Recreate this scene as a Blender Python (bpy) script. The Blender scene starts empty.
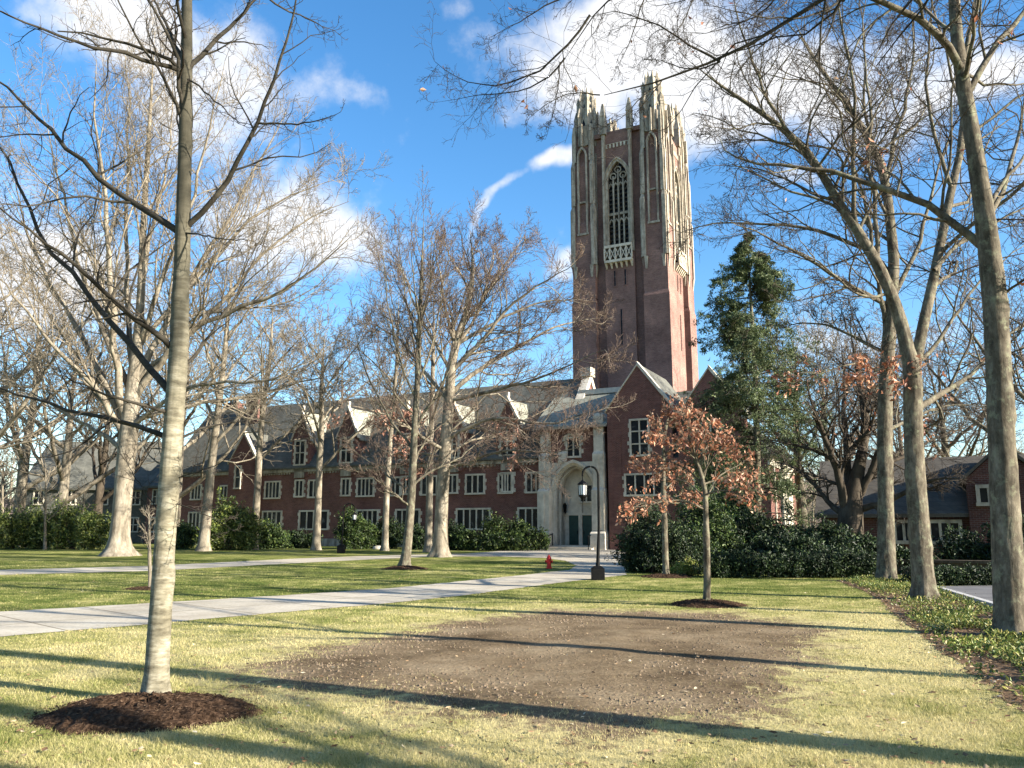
import bpy, math, random
import numpy as np
from mathutils import Vector, Matrix

S = bpy.context.scene
COL = S.collection
R_ = math.radians
# ------------------------------------------------------------------ camera
F = 800.0
CAMZ = 1.6
TH = math.atan(145.0 / F)
cd = bpy.data.cameras.new('camera')
cd.sensor_width = 36.0
cd.lens = F / 1024 * 36.0
cd.clip_end = 4000
cam = bpy.data.objects.new('camera', cd)
COL.objects.link(cam)
cam.location = (0, 0, CAMZ)
cam.rotation_euler = (math.pi / 2 + TH, 0, 0)
S.camera = cam

SUN_EL, SUN_AZ = 21.0, 25.5       # elevation; degrees behind the +X axis
sh = np.array([math.cos(R_(SUN_AZ)), -math.sin(R_(SUN_AZ))])
sdir = Vector((sh[0] * math.cos(R_(SUN_EL)), sh[1] * math.cos(R_(SUN_EL)), math.sin(R_(SUN_EL))))
sl = bpy.data.lights.new('sun', 'SUN')
sl.energy = 5.0
sl.angle = R_(0.5)
sl.color = (1.0, 0.93, 0.80)
so = bpy.data.objects.new('sun', sl)
COL.objects.link(so)
so.rotation_euler = sdir.to_track_quat('Z', 'Y').to_euler()

S.view_settings.view_transform = 'Standard'
S.view_settings.look = 'None'
S.view_settings.exposure = 1.8
S.view_settings.gamma = 1.0
S.view_settings.use_curve_mapping = False
S.cycles.max_bounces = 6
S.cycles.diffuse_bounces = 3
S.cycles.transparent_max_bounces = 8


def dirpx(px, py):
    x = (px - 512) / F
    y = (384 - py) / F
    return np.array([x, math.cos(TH) - y * math.sin(TH), math.sin(TH) + y * math.cos(TH)])


def P3(px, py, Y):
    d = dirpx(px, py)
    t = Y / d[1]
    return np.array([d[0] * t, Y, CAMZ + d[2] * t])


def G(px, py):
    d = dirpx(px, py)
    t = -CAMZ / d[2]
    return np.array([d[0] * t, d[1] * t])


# ------------------------------------------------------------------ world
W = bpy.data.worlds.new('World')
S.world = W
W.use_nodes = True
nt = W.node_tree
nt.nodes.clear()


def N(nt, typ, **kw):
    n = nt.nodes.new(typ)
    for k, v in kw.items():
        if k.startswith('i_'):
            n.inputs[k[2:].replace('_', ' ')].default_value = v
        else:
            setattr(n, k, v)
    return n


def L(nt, a, b):
    nt.links.new(a, b)


def make_world():
    out = N(nt, 'ShaderNodeOutputWorld')
    bg = N(nt, 'ShaderNodeBackground')
    bg.inputs['Strength'].default_value = 0.088
    sky = N(nt, 'ShaderNodeTexSky', sky_type='NISHITA')
    sky.sun_disc = False
    sky.sun_elevation = R_(SUN_EL)
    sky.sun_rotation = math.atan2(sdir.x, sdir.y)
    sky.air_density = 1.0
    sky.dust_density = 0.6
    sky.ozone_density = 2.2
    hs = N(nt, 'ShaderNodeHueSaturation')
    hs.inputs['Saturation'].default_value = 1.28
    hs.inputs['Value'].default_value = 1.0
    L(nt, sky.outputs[0], hs.inputs['Color'])
    tc = N(nt, 'ShaderNodeTexCoord')
    nz = N(nt, 'ShaderNodeTexNoise')
    nz.inputs['Scale'].default_value = 7
    nz.inputs['Detail'].default_value = 4
    L(nt, tc.outputs['Generated'], nz.inputs['Vector'])
    m1 = N(nt, 'ShaderNodeVectorMath', operation='SUBTRACT')
    L(nt, nz.outputs['Color'], m1.inputs[0])
    m1.inputs[1].default_value = (.5, .5, .5)
    m2 = N(nt, 'ShaderNodeVectorMath', operation='MULTIPLY_ADD')
    L(nt, m1.outputs[0], m2.inputs[0])
    m2.inputs[1].default_value = (.12, .12, .12)
    L(nt, tc.outputs['Generated'], m2.inputs[2])
    # clouds: direction, half sizes (as tangents), tilt
    blobs = [(640, 60, .21, .10, -4, 1.0), (800, 80, .24, .09, -14, .9), (110, 20, .14, .07, 0, .95), (200, 95, .09, .12, 0, .75),
             (290, 225, .13, .10, -20, .9), (60, 270, .16, .09, 0, .8), (558, 170, .045, .022, 12, .85), (506, 212, .09, .013, 50, .5),
             (560, 255, .06, .02, 10, .6), (960, 95, .13, .05, 0, .8), (785, 190, .05, .02, 5, .75), (10, 300, .12, .06, 0, .8),
             (450, 15, .03, .02, 0, .42), (330, 95, .06, .03, 10, .34), (930, 330, .2, .03, 0, .4), (820, 470, .3, .05, 0, .3),
             (-300, 150, .3, .12, 0, .8), (1400, 100, .3, .1, 0, .8)]
    acc = None
    for (px, py, sx, sy, rot, st) in blobs:
        c = dirpx(px, py)
        c /= np.linalg.norm(c)
        a = np.cross(c, [0, 0, 1]); a /= np.linalg.norm(a)
        b = np.cross(a, c)
        r = R_(rot)
        a1 = (math.cos(r) * a + math.sin(r) * b) / sx
        b1 = (-math.sin(r) * a + math.cos(r) * b) / sy
        sub = N(nt, 'ShaderNodeVectorMath', operation='SUBTRACT')
        L(nt, m2.outputs[0], sub.inputs[0]); sub.inputs[1].default_value = c
        d1 = N(nt, 'ShaderNodeVectorMath', operation='DOT_PRODUCT'); L(nt, sub.outputs[0], d1.inputs[0]); d1.inputs[1].default_value = a1
        d2 = N(nt, 'ShaderNodeVectorMath', operation='DOT_PRODUCT'); L(nt, sub.outputs[0], d2.inputs[0]); d2.inputs[1].default_value = b1
        cb = N(nt, 'ShaderNodeCombineXYZ'); L(nt, d1.outputs['Value'], cb.inputs[0]); L(nt, d2.outputs['Value'], cb.inputs[1])
        ln = N(nt, 'ShaderNodeVectorMath', operation='LENGTH'); L(nt, cb.outputs[0], ln.inputs[0])
        mr = N(nt, 'ShaderNodeMapRange', interpolation_type='SMOOTHSTEP')
        L(nt, ln.outputs['Value'], mr.inputs['Value'])
        mr.inputs['From Min'].default_value = 1.35; mr.inputs['From Max'].default_value = .2
        mr.inputs['To Min'].default_value = 0; mr.inputs['To Max'].default_value = st
        if acc is None:
            acc = mr.outputs[0]
        else:
            mx = N(nt, 'ShaderNodeMath', operation='MAXIMUM')
            L(nt, acc, mx.inputs[0]); L(nt, mr.outputs[0], mx.inputs[1])
            acc = mx.outputs[0]
    n2 = N(nt, 'ShaderNodeTexNoise')
    n2.inputs['Scale'].default_value = 6.5; n2.inputs['Detail'].default_value = 7; n2.inputs['Roughness'].default_value = .62
    L(nt, tc.outputs['Generated'], n2.inputs['Vector'])
    ml = N(nt, 'ShaderNodeMath', operation='MULTIPLY_ADD')
    L(nt, n2.outputs['Fac'], ml.inputs[0]); ml.inputs[1].default_value = 1.9; ml.inputs[2].default_value = -.98
    ad = N(nt, 'ShaderNodeMath', operation='ADD'); L(nt, acc, ad.inputs[0]); L(nt, ml.outputs[0], ad.inputs[1])
    dn = N(nt, 'ShaderNodeMapRange', interpolation_type='SMOOTHSTEP')
    L(nt, ad.outputs[0], dn.inputs['Value'])
    dn.inputs['From Min'].default_value = .18; dn.inputs['From Max'].default_value = .82
    dn.inputs['To Max'].default_value = .97
    mix = N(nt, 'ShaderNodeMix', data_type='RGBA')
    L(nt, dn.outputs[0], mix.inputs['Factor'])
    L(nt, hs.outputs[0], mix.inputs['A'])
    mix.inputs['B'].default_value = (3.7, 3.7, 3.75, 1)
    L(nt, mix.outputs['Result'], bg.inputs['Color'])
    L(nt, bg.outputs[0], out.inputs[0])


make_world()

# ------------------------------------------------------------------ materials


def mat(name, rough=.85, spec=.3):
    m = bpy.data.materials.new(name)
    m.use_nodes = True
    t = m.node_tree
    b = t.nodes['Principled BSDF']
    b.inputs['Roughness'].default_value = rough
    b.inputs['Specular IOR Level'].default_value = spec
    return m, t, b


def coords(t, kind='Object'):
    if kind == 'World':
        return N(t, 'ShaderNodeNewGeometry').outputs['Position']
    return N(t, 'ShaderNodeTexCoord').outputs[kind]


def noise(t, vec, scale, detail=4, rough=.6, stretch=None):
    if stretch:
        mp = N(t, 'ShaderNodeMapping'); mp.inputs['Scale'].default_value = stretch
        L(t, vec, mp.inputs['Vector']); vec = mp.outputs[0]
    n = N(t, 'ShaderNodeTexNoise')
    n.inputs['Scale'].default_value = scale; n.inputs['Detail'].default_value = detail; n.inputs['Roughness'].default_value = rough
    L(t, vec, n.inputs['Vector'])
    return n.outputs['Fac']


def ramp(t, fac, stops):
    r = N(t, 'ShaderNodeValToRGB')
    e = r.color_ramp.elements
    while len(e) < len(stops):
        e.new(.5)
    for i, (p, c) in enumerate(stops):
        e[i].position = p; e[i].color = (*c, 1)
    L(t, fac, r.inputs[0])
    return r.outputs[0]


def mixc(t, fac, a, b, blend='MIX'):
    m = N(t, 'ShaderNodeMix', data_type='RGBA', blend_type=blend)
    if isinstance(fac, (int, float)):
        m.inputs['Factor'].default_value = fac
    else:
        L(t, fac, m.inputs['Factor'])
    for k, v in (('A', a), ('B', b)):
        if isinstance(v, tuple):
            m.inputs[k].default_value = (*v, 1)
        else:
            L(t, v, m.inputs[k])
    return m.outputs['Result']


def bump(t, b, h, strength, dist=.05):
    bp = N(t, 'ShaderNodeBump')
    bp.inputs['Strength'].default_value = strength; bp.inputs['Distance'].default_value = dist
    L(t, h, bp.inputs['Height']); L(t, bp.outputs[0], b.inputs['Normal'])


def ramp2(t, fac, a, b):
    m = N(t, 'ShaderNodeMapRange'); L(t, fac, m.inputs['Value'])
    m.inputs['From Min'].default_value = a; m.inputs['From Max'].default_value = b
    return m.outputs[0]


def m_noise(name, stops, scale, kind='World', detail=5, stretch=None, rough=.85, bs=.3, bd=.03, spec=.3, scale2=None, amt2=.4, stops2=None):
    m, t, b = mat(name, rough, spec)
    v = coords(t, kind)
    f = noise(t, v, scale, detail, stretch=stretch)
    c = ramp(t, f, stops)
    if scale2:
        f2 = noise(t, v, scale2, 4)
        c = mixc(t, amt2, c, ramp(t, f2, stops2), 'MULTIPLY')
    L(t, c, b.inputs['Base Color'])
    if bs:
        bump(t, b, f, bs, bd)
    return m


def m_brick(name, c1, c2, mortar):
    m, t, b = mat(name, .9, .2)
    v = coords(t, 'Object')
    sx = N(t, 'ShaderNodeSeparateXYZ'); L(t, v, sx.inputs[0])
    ad = N(t, 'ShaderNodeMath', operation='ADD'); L(t, sx.outputs[0], ad.inputs[0]); L(t, sx.outputs[1], ad.inputs[1])
    cb = N(t, 'ShaderNodeCombineXYZ'); L(t, ad.outputs[0], cb.inputs[0]); L(t, sx.outputs[2], cb.inputs[1])
    br = N(t, 'ShaderNodeTexBrick')
    br.inputs['Scale'].default_value = 1.0
    br.inputs['Brick Width'].default_value = .22; br.inputs['Row Height'].default_value = .078; br.inputs['Mortar Size'].default_value = .010
    br.inputs['Color1'].default_value = (*c1, 1); br.inputs['Color2'].default_value = (*c2, 1); br.inputs['Mortar'].default_value = (*mortar, 1)
    L(t, cb.outputs[0], br.inputs['Vector'])
    f = noise(t, v, .45, 6, .65)
    c = mixc(t, .85, br.outputs['Color'], ramp(t, f, [(.25, (.48, .45, .45)), (.5, (.92, .9, .89)), (.76, (1.45, 1.4, 1.34))]), 'MULTIPLY')
    f3 = noise(t, cb.outputs[0], 1.6, 6, .75, stretch=(.8, 4.5, 1))
    c = mixc(t, .8, c, ramp(t, f3, [(.3, (.7, .66, .66)), (.7, (1.2, 1.2, 1.2))]), 'MULTIPLY')
    L(t, c, b.inputs['Base Color'])
    bump(t, b, br.outputs['Fac'], -.25, .02)
    return m


def m_slate(name, c1, c2, c3):
    m, t, b = mat(name, .9, .15)
    v = coords(t, 'Object')
    sx = N(t, 'ShaderNodeSeparateXYZ'); L(t, v, sx.inputs[0])
    ad = N(t, 'ShaderNodeMath', operation='ADD'); L(t, sx.outputs[0], ad.inputs[0]); L(t, sx.outputs[1], ad.inputs[1])
    cb = N(t, 'ShaderNodeCombineXYZ'); L(t, ad.outputs[0], cb.inputs[0]); L(t, sx.outputs[2], cb.inputs[1])
    br = N(t, 'ShaderNodeTexBrick')
    br.inputs['Scale'].default_value = 1.0; br.inputs['Brick Width'].default_value = .32; br.inputs['Row Height'].default_value = .2; br.inputs['Mortar Size'].default_value = .012
    br.inputs['Color1'].default_value = (*c1, 1); br.inputs['Color2'].default_value = (*c2, 1); br.inputs['Mortar'].default_value = (.02, .022, .025, 1)
    br.inputs['Bias'].default_value = -.1
    L(t, cb.outputs[0], br.inputs['Vector'])
    f = noise(t, v, .6, 5, .65)
    c = mixc(t, .55, br.outputs['Color'], ramp(t, f, [(.3, c1), (.55, c2), (.75, c3)]))
    L(t, c, b.inputs['Base Color'])
    bump(t, b, br.outputs['Color'], .4, .03)
    return m


def m_bark(name, stops, scale=3.0, stretch=(1, 1, .18), bs=.7, bd=.03, lichen=None, up_dark=False):
    m, t, b = mat(name, .92, .15)
    v = coords(t, 'World')
    f = noise(t, v, scale, 7, .7, stretch=stretch)
    c = ramp(t, f, stops)
    f2 = noise(t, v, 1.6, 5, .65)
    c = mixc(t, .85, c, ramp(t, f2, [(.28, (.5, .48, .45)), (.5, (.95, .94, .92)), (.72, (1.3, 1.28, 1.22))]), 'MULTIPLY')
    f4 = noise(t, v, scale * 2.2, 5, .75, stretch=stretch)
    c = mixc(t, .7, c, ramp(t, f4, [(.32, (.5, .48, .46)), (.5, (1, 1, 1)), (.7, (1.3, 1.3, 1.28))]), 'MULTIPLY')
    if up_dark:   # colour turns darker olive higher up the stem
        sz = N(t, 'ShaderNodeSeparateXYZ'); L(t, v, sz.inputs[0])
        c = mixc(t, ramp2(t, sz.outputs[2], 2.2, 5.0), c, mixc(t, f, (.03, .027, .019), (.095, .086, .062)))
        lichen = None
    if lichen:
        f3 = noise(t, v, 6, 6, .7)
        c = mixc(t, ramp2(t, f3, .52, .68), c, lichen)
    L(t, c, b.inputs['Base Color'])
    bump(t, b, f, bs, bd)
    return m


MAT = {}
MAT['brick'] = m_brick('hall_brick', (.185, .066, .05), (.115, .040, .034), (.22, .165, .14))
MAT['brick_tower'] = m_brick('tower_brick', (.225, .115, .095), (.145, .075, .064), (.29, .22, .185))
MAT['brick_shaded'] = m_brick('shaded_house_brick', (.10, .038, .03), (.06, .025, .022), (.12, .09, .08))  # brick darkened to carry the tree shade over the house
MAT['stone'] = m_noise('limestone', [(.25, (.34, .30, .235)), (.5, (.56, .50, .405)), (.75, (.68, .62, .51))], .8, 'Object', 6, bs=.15, bd=.02,
                       scale2=3.0, amt2=.6, stops2=[(.3, (.68, .66, .64)), (.7, (1.1, 1.1, 1.08))])
MAT['stone_dark'] = m_noise('weathered_limestone', [(.28, (.12, .10, .078)), (.5, (.33, .29, .23)), (.72, (.50, .445, .36))], 1.5, 'Object', 8, stretch=(1.8, 1.8, .25), bs=.2, bd=.03,
                            scale2=2.6, amt2=.7, stops2=[(.3, (.5, .48, .46)), (.6, (1.05, 1.05, 1.05))])
MAT['slate'] = m_slate('slate_roof', (.07, .069, .058), (.135, .132, .112), (.20, .195, .158))
MAT['slate_green'] = m_slate('mossy_slate_roof', (.17, .17, .135), (.28, .275, .22), (.38, .365, .29))
MAT['slate_brown'] = m_slate('mottled_brown_slate_roof', (.055, .047, .038), (.105, .092, .076), (.17, .15, .125))  # brown slate, its tones darkened for tree shade on the house roof
MAT['glass'] = m_noise('window_glass', [(.3, (.006, .007, .009)), (.58, (.016, .017, .02)), (.74, (.11, .11, .105))], 1.5, 'Object', 2, rough=.2, bs=.05, spec=.10)  # palest stop paints reflections onto some of the panes
MAT['white'] = m_noise('white_paint', [(.3, (.60, .58, .54)), (.7, (.74, .72, .68))], 2, 'Object', bs=0)
MAT['door'] = m_noise('green_door_paint', [(.3, (.012, .035, .028)), (.7, (.022, .055, .045))], 3, 'Object', rough=.5, bs=.05)
MAT['iron'] = m_noise('black_iron', [(.3, (.0025, .0025, .0027)), (.7, (.006, .006, .006))], 12, 'Object', rough=.6, bs=.1, bd=.005, spec=.12)
MAT['lamp_glass'] = m_noise('frosted_lamp_glass', [(.3, (.55, .56, .55)), (.7, (.72, .72, .70))], 6, 'Object', rough=.25, bs=0)
MAT['red'] = m_noise('hydrant_red', [(.3, (.42, .012, .012)), (.7, (.60, .03, .025))], 9, 'Object', rough=.45, bs=.05)
def m_concrete():
    m, t, b = mat('path_concrete', .9, .03)
    v = coords(t, 'World')
    f = noise(t, v, .6, 8, .65)
    c = ramp(t, f, [(.25, (.33, .285, .225)), (.5, (.47, .42, .34)), (.75, (.56, .51, .425))])
    c = mixc(t, .8, c, ramp(t, noise(t, v, 13, 6, .7), [(.3, (.68, .66, .63)), (.7, (1.12, 1.12, 1.12))]), 'MULTIPLY')
    mp = N(t, 'ShaderNodeMapping'); mp.inputs['Rotation'].default_value = (0, 0, R_(-48)); L(t, v, mp.inputs['Vector'])
    br = N(t, 'ShaderNodeTexBrick'); br.offset = 0
    br.inputs['Scale'].default_value = 1; br.inputs['Brick Width'].default_value = 1.7; br.inputs['Row Height'].default_value = 1.75; br.inputs['Mortar Size'].default_value = .022
    br.inputs['Color1'].default_value = (1, 1, 1, 1); br.inputs['Color2'].default_value = (.86, .86, .85, 1); br.inputs['Mortar'].default_value = (.38, .36, .33, 1)
    L(t, mp.outputs[0], br.inputs['Vector'])
    c = mixc(t, .9, c, br.outputs['Color'], 'MULTIPLY')
    L(t, c, b.inputs['Base Color'])
    bump(t, b, f, .15, .01)
    return m


MAT['concrete'] = m_concrete()
MAT['chip'] = m_noise('pale_mulch_chip', [(.3, (.05, .032, .02)), (.55, (.15, .10, .065)), (.75, (.30, .22, .15))], 40, 'World', 4, bs=0, spec=.03)
MAT['asphalt'] = m_noise('road_asphalt', [(.3, (.10, .098, .10)), (.7, (.17, .165, .165))], 1.2, 'World', 8, spec=.03, bs=.2, bd=.01)
MAT['kerb'] = m_noise('kerb_granite', [(.3, (.28, .27, .26)), (.7, (.45, .44, .42))], 8, 'World', 5, bs=.1)
MAT['mulch'] = m_noise('bark_mulch', [(.3, (.014, .009, .006)), (.5, (.045, .027, .017)), (.72, (.11, .07, .045))], 28, 'World', 6, spec=.03, bs=1.0, bd=.04)
MAT['dirt'] = m_noise('bare_soil', [(.25, (.085, .061, .040)), (.5, (.16, .119, .081)), (.75, (.24, .185, .13))], .55, 'World', 8, spec=.03, bs=0,
                      scale2=30, amt2=.8, stops2=[(.3, (.6, .58, .56)), (.55, (1., 1., 1.)), (.75, (1.3, 1.28, 1.25))])
MAT['litter'] = m_noise('brown_leaf_litter_soil', [(.3, (.055, .036, .023)), (.5, (.14, .09, .055)), (.72, (.27, .185, .12))], 14, 'World', 6, spec=.03, bs=.8, bd=.03)
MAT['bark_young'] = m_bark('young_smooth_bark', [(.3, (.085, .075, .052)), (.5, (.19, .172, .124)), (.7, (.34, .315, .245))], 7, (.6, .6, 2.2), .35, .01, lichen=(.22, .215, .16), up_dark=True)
MAT['bark_limb'] = m_bark('young_limb_bark', [(.3, (.022, .019, .015)), (.6, (.052, .046, .036)), (.8, (.09, .08, .063))], 8, (.6, .6, 1.5), .3, .01)
MAT['bark_pale'] = m_bark('pale_bark', [(.28, (.075, .062, .046)), (.5, (.20, .172, .132)), (.72, (.34, .30, .24))], 2.2, (1, 1, .22), .7, .06)
MAT['bark_grey'] = m_bark('grey_oak_bark', [(.28, (.035, .029, .021)), (.5, (.105, .089, .066)), (.72, (.20, .178, .138))], 7, (1, 1, .35), .7, .03, lichen=(.19, .19, .125))
MAT['bark_dark'] = m_bark('dark_bark', [(.3, (.03, .024, .018)), (.6, (.075, .06, .045)), (.8, (.13, .11, .08))], 3, (1, 1, .25), .6, .05)
MAT['twig'] = m_bark('reddish_twig_bark', [(.3, (.07, .050, .041)), (.6, (.15, .11, .088)), (.8, (.22, .17, .14))], 4, None, 0.1, .01)
MAT['twig_tan'] = m_bark('tan_twig_bark', [(.3, (.10, .083, .06)), (.6, (.225, .19, .145)), (.8, (.34, .295, .235))], 4, None, 0.1, .01)
MAT['twig_dark'] = m_bark('dark_twig_bark', [(.3, (.03, .024, .02)), (.6, (.07, .057, .047)), (.8, (.13, .107, .088))], 4, None, 0.1, .01)


def m_leaf(name, stops, trans=.25, rough=.5, spec=.4):
    m, t, b = mat(name, rough, spec)
    g = N(t, 'ShaderNodeNewGeometry')
    c = ramp(t, g.outputs['Random Per Island'], stops)
    f = noise(t, g.outputs['Position'], 1.1, 4)
    c = mixc(t, .9, c, ramp(t, f, [(.3, (.45, .47, .45)), (.7, (1.4, 1.4, 1.3))]), 'MULTIPLY')
    L(t, c, b.inputs['Base Color'])
    if trans:
        tr = N(t, 'ShaderNodeBsdfTranslucent'); L(t, c, tr.inputs['Color'])
        mx = N(t, 'ShaderNodeMixShader'); mx.inputs[0].default_value = trans
        L(t, b.outputs[0], mx.inputs[1]); L(t, tr.outputs[0], mx.inputs[2])
        L(t, mx.outputs[0], t.nodes['Material Output'].inputs[0])
    return m


MAT['oak_leaf'] = m_leaf('dry_oak_leaf', [(.0, (.17, .058, .034)), (.4, (.42, .165, .095)), (.75, (.56, .28, .175)), (1, (.64, .42, .30))], .3)
MAT['pink_leaf'] = m_leaf('dull_beech_leaf', [(.0, (.20, .085, .06)), (.5, (.33, .16, .12)), (1, (.45, .26, .19))], .3)
MAT['laurel'] = m_leaf('evergreen_leaf', [(0, (.008, .017, .006)), (.5, (.025, .048, .013)), (.85, (.08, .12, .03)), (1, (.18, .22, .07))], .15, .5, .3)
MAT['laurel_bright'] = m_leaf('bright_evergreen_leaf', [(0, (.02, .035, .009)), (.5, (.085, .12, .024)), (.85, (.19, .22, .05)), (1, (.30, .31, .10))], .2, .45, .5)
MAT['yew'] = m_leaf('dark_yew_leaf', [(0, (.006, .013, .005)), (.6, (.015, .030, .010)), (.9, (.04, .066, .02)), (1, (.10, .13, .045))], .1, .55, .3)
MAT['hemlock'] = m_leaf('hemlock_needle_spray', [(0, (.035, .053, .024)), (.5, (.09, .122, .05)), (.85, (.155, .185, .085)), (1, (.22, .24, .14))], .2, .55, .3)
MAT['cover'] = m_leaf('ground_cover_leaf', [(0, (.04, .07, .014)), (.4, (.12, .165, .032)), (.75, (.25, .25, .065)), (1, (.40, .33, .13))], .2, .5, .3)
MAT['fallen'] = m_leaf('fallen_leaf', [(0, (.10, .055, .03)), (.5, (.26, .16, .09)), (.85, (.42, .31, .20)), (1, (.56, .48, .37))], .1, .8, .2)


def lawn_color(t, v):
    big = noise(t, v, .22, 5, .6)
    mid = noise(t, v, 1.1, 5, .65)
    # dryness follows the worn ground round the bare patch and along the bed
    sx = N(t, 'ShaderNodeSeparateXYZ'); L(t, v, sx.inputs[0])
    vm = N(t, 'ShaderNodeVectorMath', operation='SUBTRACT'); L(t, v, vm.inputs[0]); vm.inputs[1].default_value = (2.2, 10.5, 0)
    vs = N(t, 'ShaderNodeVectorMath', operation='MULTIPLY'); L(t, vm.outputs[0], vs.inputs[0]); vs.inputs[1].default_value = (.14, .16, 0)
    ln = N(t, 'ShaderNodeVectorMath', operation='LENGTH'); L(t, vs.outputs[0], ln.inputs[0])
    near = N(t, 'ShaderNodeMapRange'); L(t, ln.outputs['Value'], near.inputs['Value'])
    near.inputs['From Min'].default_value = .6; near.inputs['From Max'].default_value = 1.7
    near.inputs['To Min'].default_value = .30; near.inputs['To Max'].default_value = -.10
    a1 = N(t, 'ShaderNodeMath', operation='ADD'); L(t, big, a1.inputs[0]); L(t, near.outputs[0], a1.inputs[1])
    a2 = N(t, 'ShaderNodeMath', operation='MULTIPLY_ADD'); L(t, mid, a2.inputs[0]); a2.inputs[1].default_value = 1.15; L(t, a1.outputs[0], a2.inputs[2])
    a3 = N(t, 'ShaderNodeMath', operation='ADD'); L(t, a2.outputs[0], a3.inputs[0]); a3.inputs[1].default_value = -.575
    return a3.outputs[0]


LAWN = [(.2, (.075, .098, .026)), (.42, (.165, .175, .053)), (.6, (.30, .275, .108)), (.85, (.43, .37, .185))]


def m_lawn():
    m, t, b = mat('lawn_grass', .95, .0)
    v = coords(t, 'World')
    f = lawn_color(t, v)
    c = ramp(t, f, LAWN)
    f2 = noise(t, v, 22, 5, .75)
    c = mixc(t, .8, c, ramp(t, f2, [(.25, (.55, .55, .5)), (.5, (.95, .95, .92)), (.75, (1.3, 1.3, 1.25))]), 'MULTIPLY')
    L(t, c, b.inputs['Base Color'])
    bump(t, b, f2, .6, .04)
    return m


def m_blade():
    m, t, b = mat('grass_blade', .7, .2)
    g = N(t, 'ShaderNodeNewGeometry')
    f = lawn_color(t, g.outputs['Position'])
    a = N(t, 'ShaderNodeMath', operation='MULTIPLY_ADD'); L(t, g.outputs['Random Per Island'], a.inputs[0]); a.inputs[1].default_value = .4
    a0 = N(t, 'ShaderNodeMath', operation='ADD'); L(t, f, a0.inputs[0]); a0.inputs[1].default_value = -.2
    L(t, a0.outputs[0], a.inputs[2])
    c = ramp(t, a.outputs[0], [(.18, (.065, .098, .02)), (.42, (.165, .18, .046)), (.6, (.33, .30, .115)), (.88, (.51, .435, .22))])
    L(t, c, b.inputs['Base Color'])
    tr = N(t, 'ShaderNodeBsdfTranslucent'); L(t, c, tr.inputs['Color'])
    mx = N(t, 'ShaderNodeMixShader'); mx.inputs[0].default_value = .3
    L(t, b.outputs[0], mx.inputs[1]); L(t, tr.outputs[0], mx.inputs[2])
    L(t, mx.outputs[0], t.nodes['Material Output'].inputs[0])
    return m


MAT['lawn'] = m_lawn()
MAT['blade'] = m_blade()

# ------------------------------------------------------------------ object helpers


def tag(o, label=None, cat=None, group=None, kind=None):
    if label: o['label'] = label
    if cat: o['category'] = cat
    if group: o['group'] = group
    if kind: o['kind'] = kind
    return o


def empty(name, loc=(0, 0, 0), rz=0, label=None, cat=None, group=None):
    o = bpy.data.objects.new(name, None)
    COL.objects.link(o)
    o.location = loc; o.rotation_euler = (0, 0, rz)
    return tag(o, label, cat, group)


def link_mesh(name, me, mats, parent=None):
    o = bpy.data.objects.new(name, me)
    COL.objects.link(o)
    for m in (mats if isinstance(mats, (list, tuple)) else [mats]):
        me.materials.append(MAT[m] if isinstance(m, str) else m)
    if parent: o.parent = parent
    return o


class Acc:
    """collects numpy verts and faces of one size and makes one mesh"""
    def __init__(s):
        s.v = []; s.f = {3: [], 4: []}; s.mi = {3: [], 4: []}; s.n = 0

    def add(s, v, f, mi=0):
        v = np.asarray(v, float).reshape(-1, 3); f = np.asarray(f, np.int64)
        k = f.shape[-1]; f = f.reshape(-1, k)
        s.v.append(v); s.f[k].append(f + s.n); s.mi[k].append(np.full(len(f), mi)); s.n += len(v)

    def mesh(s, name, smooth=True, origin=(0, 0, 0)):
        me = bpy.data.meshes.new(name)
        v = np.concatenate(s.v) - np.asarray(origin)
        me.vertices.add(len(v)); me.vertices.foreach_set('co', v.astype(np.float32).ravel())
        loops, tot, mi = [], [], []
        for k in (3, 4):
            if s.f[k]:
                f = np.concatenate(s.f[k]); loops.append(f.ravel()); tot.append(np.full(len(f), k)); mi.append(np.concatenate(s.mi[k]))
        loops = np.concatenate(loops); tot = np.concatenate(tot); mi = np.concatenate(mi)
        me.loops.add(len(loops)); me.loops.foreach_set('vertex_index', loops.astype(np.int32))
        me.polygons.add(len(tot))
        st = np.concatenate([[0], np.cumsum(tot)[:-1]])
        me.polygons.foreach_set('loop_start', st.astype(np.int32)); me.polygons.foreach_set('loop_total', tot.astype(np.int32))
        me.polygons.foreach_set('material_index', mi.astype(np.int32))
        me.polygons.foreach_set('use_smooth', np.full(len(tot), smooth))
        me.update(calc_edges=True)
        return me

    def build(s, name, mats, parent=None, smooth=True, origin=(0, 0, 0)):
        return link_mesh(name, s.mesh(name, smooth, origin), mats, parent)


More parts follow.
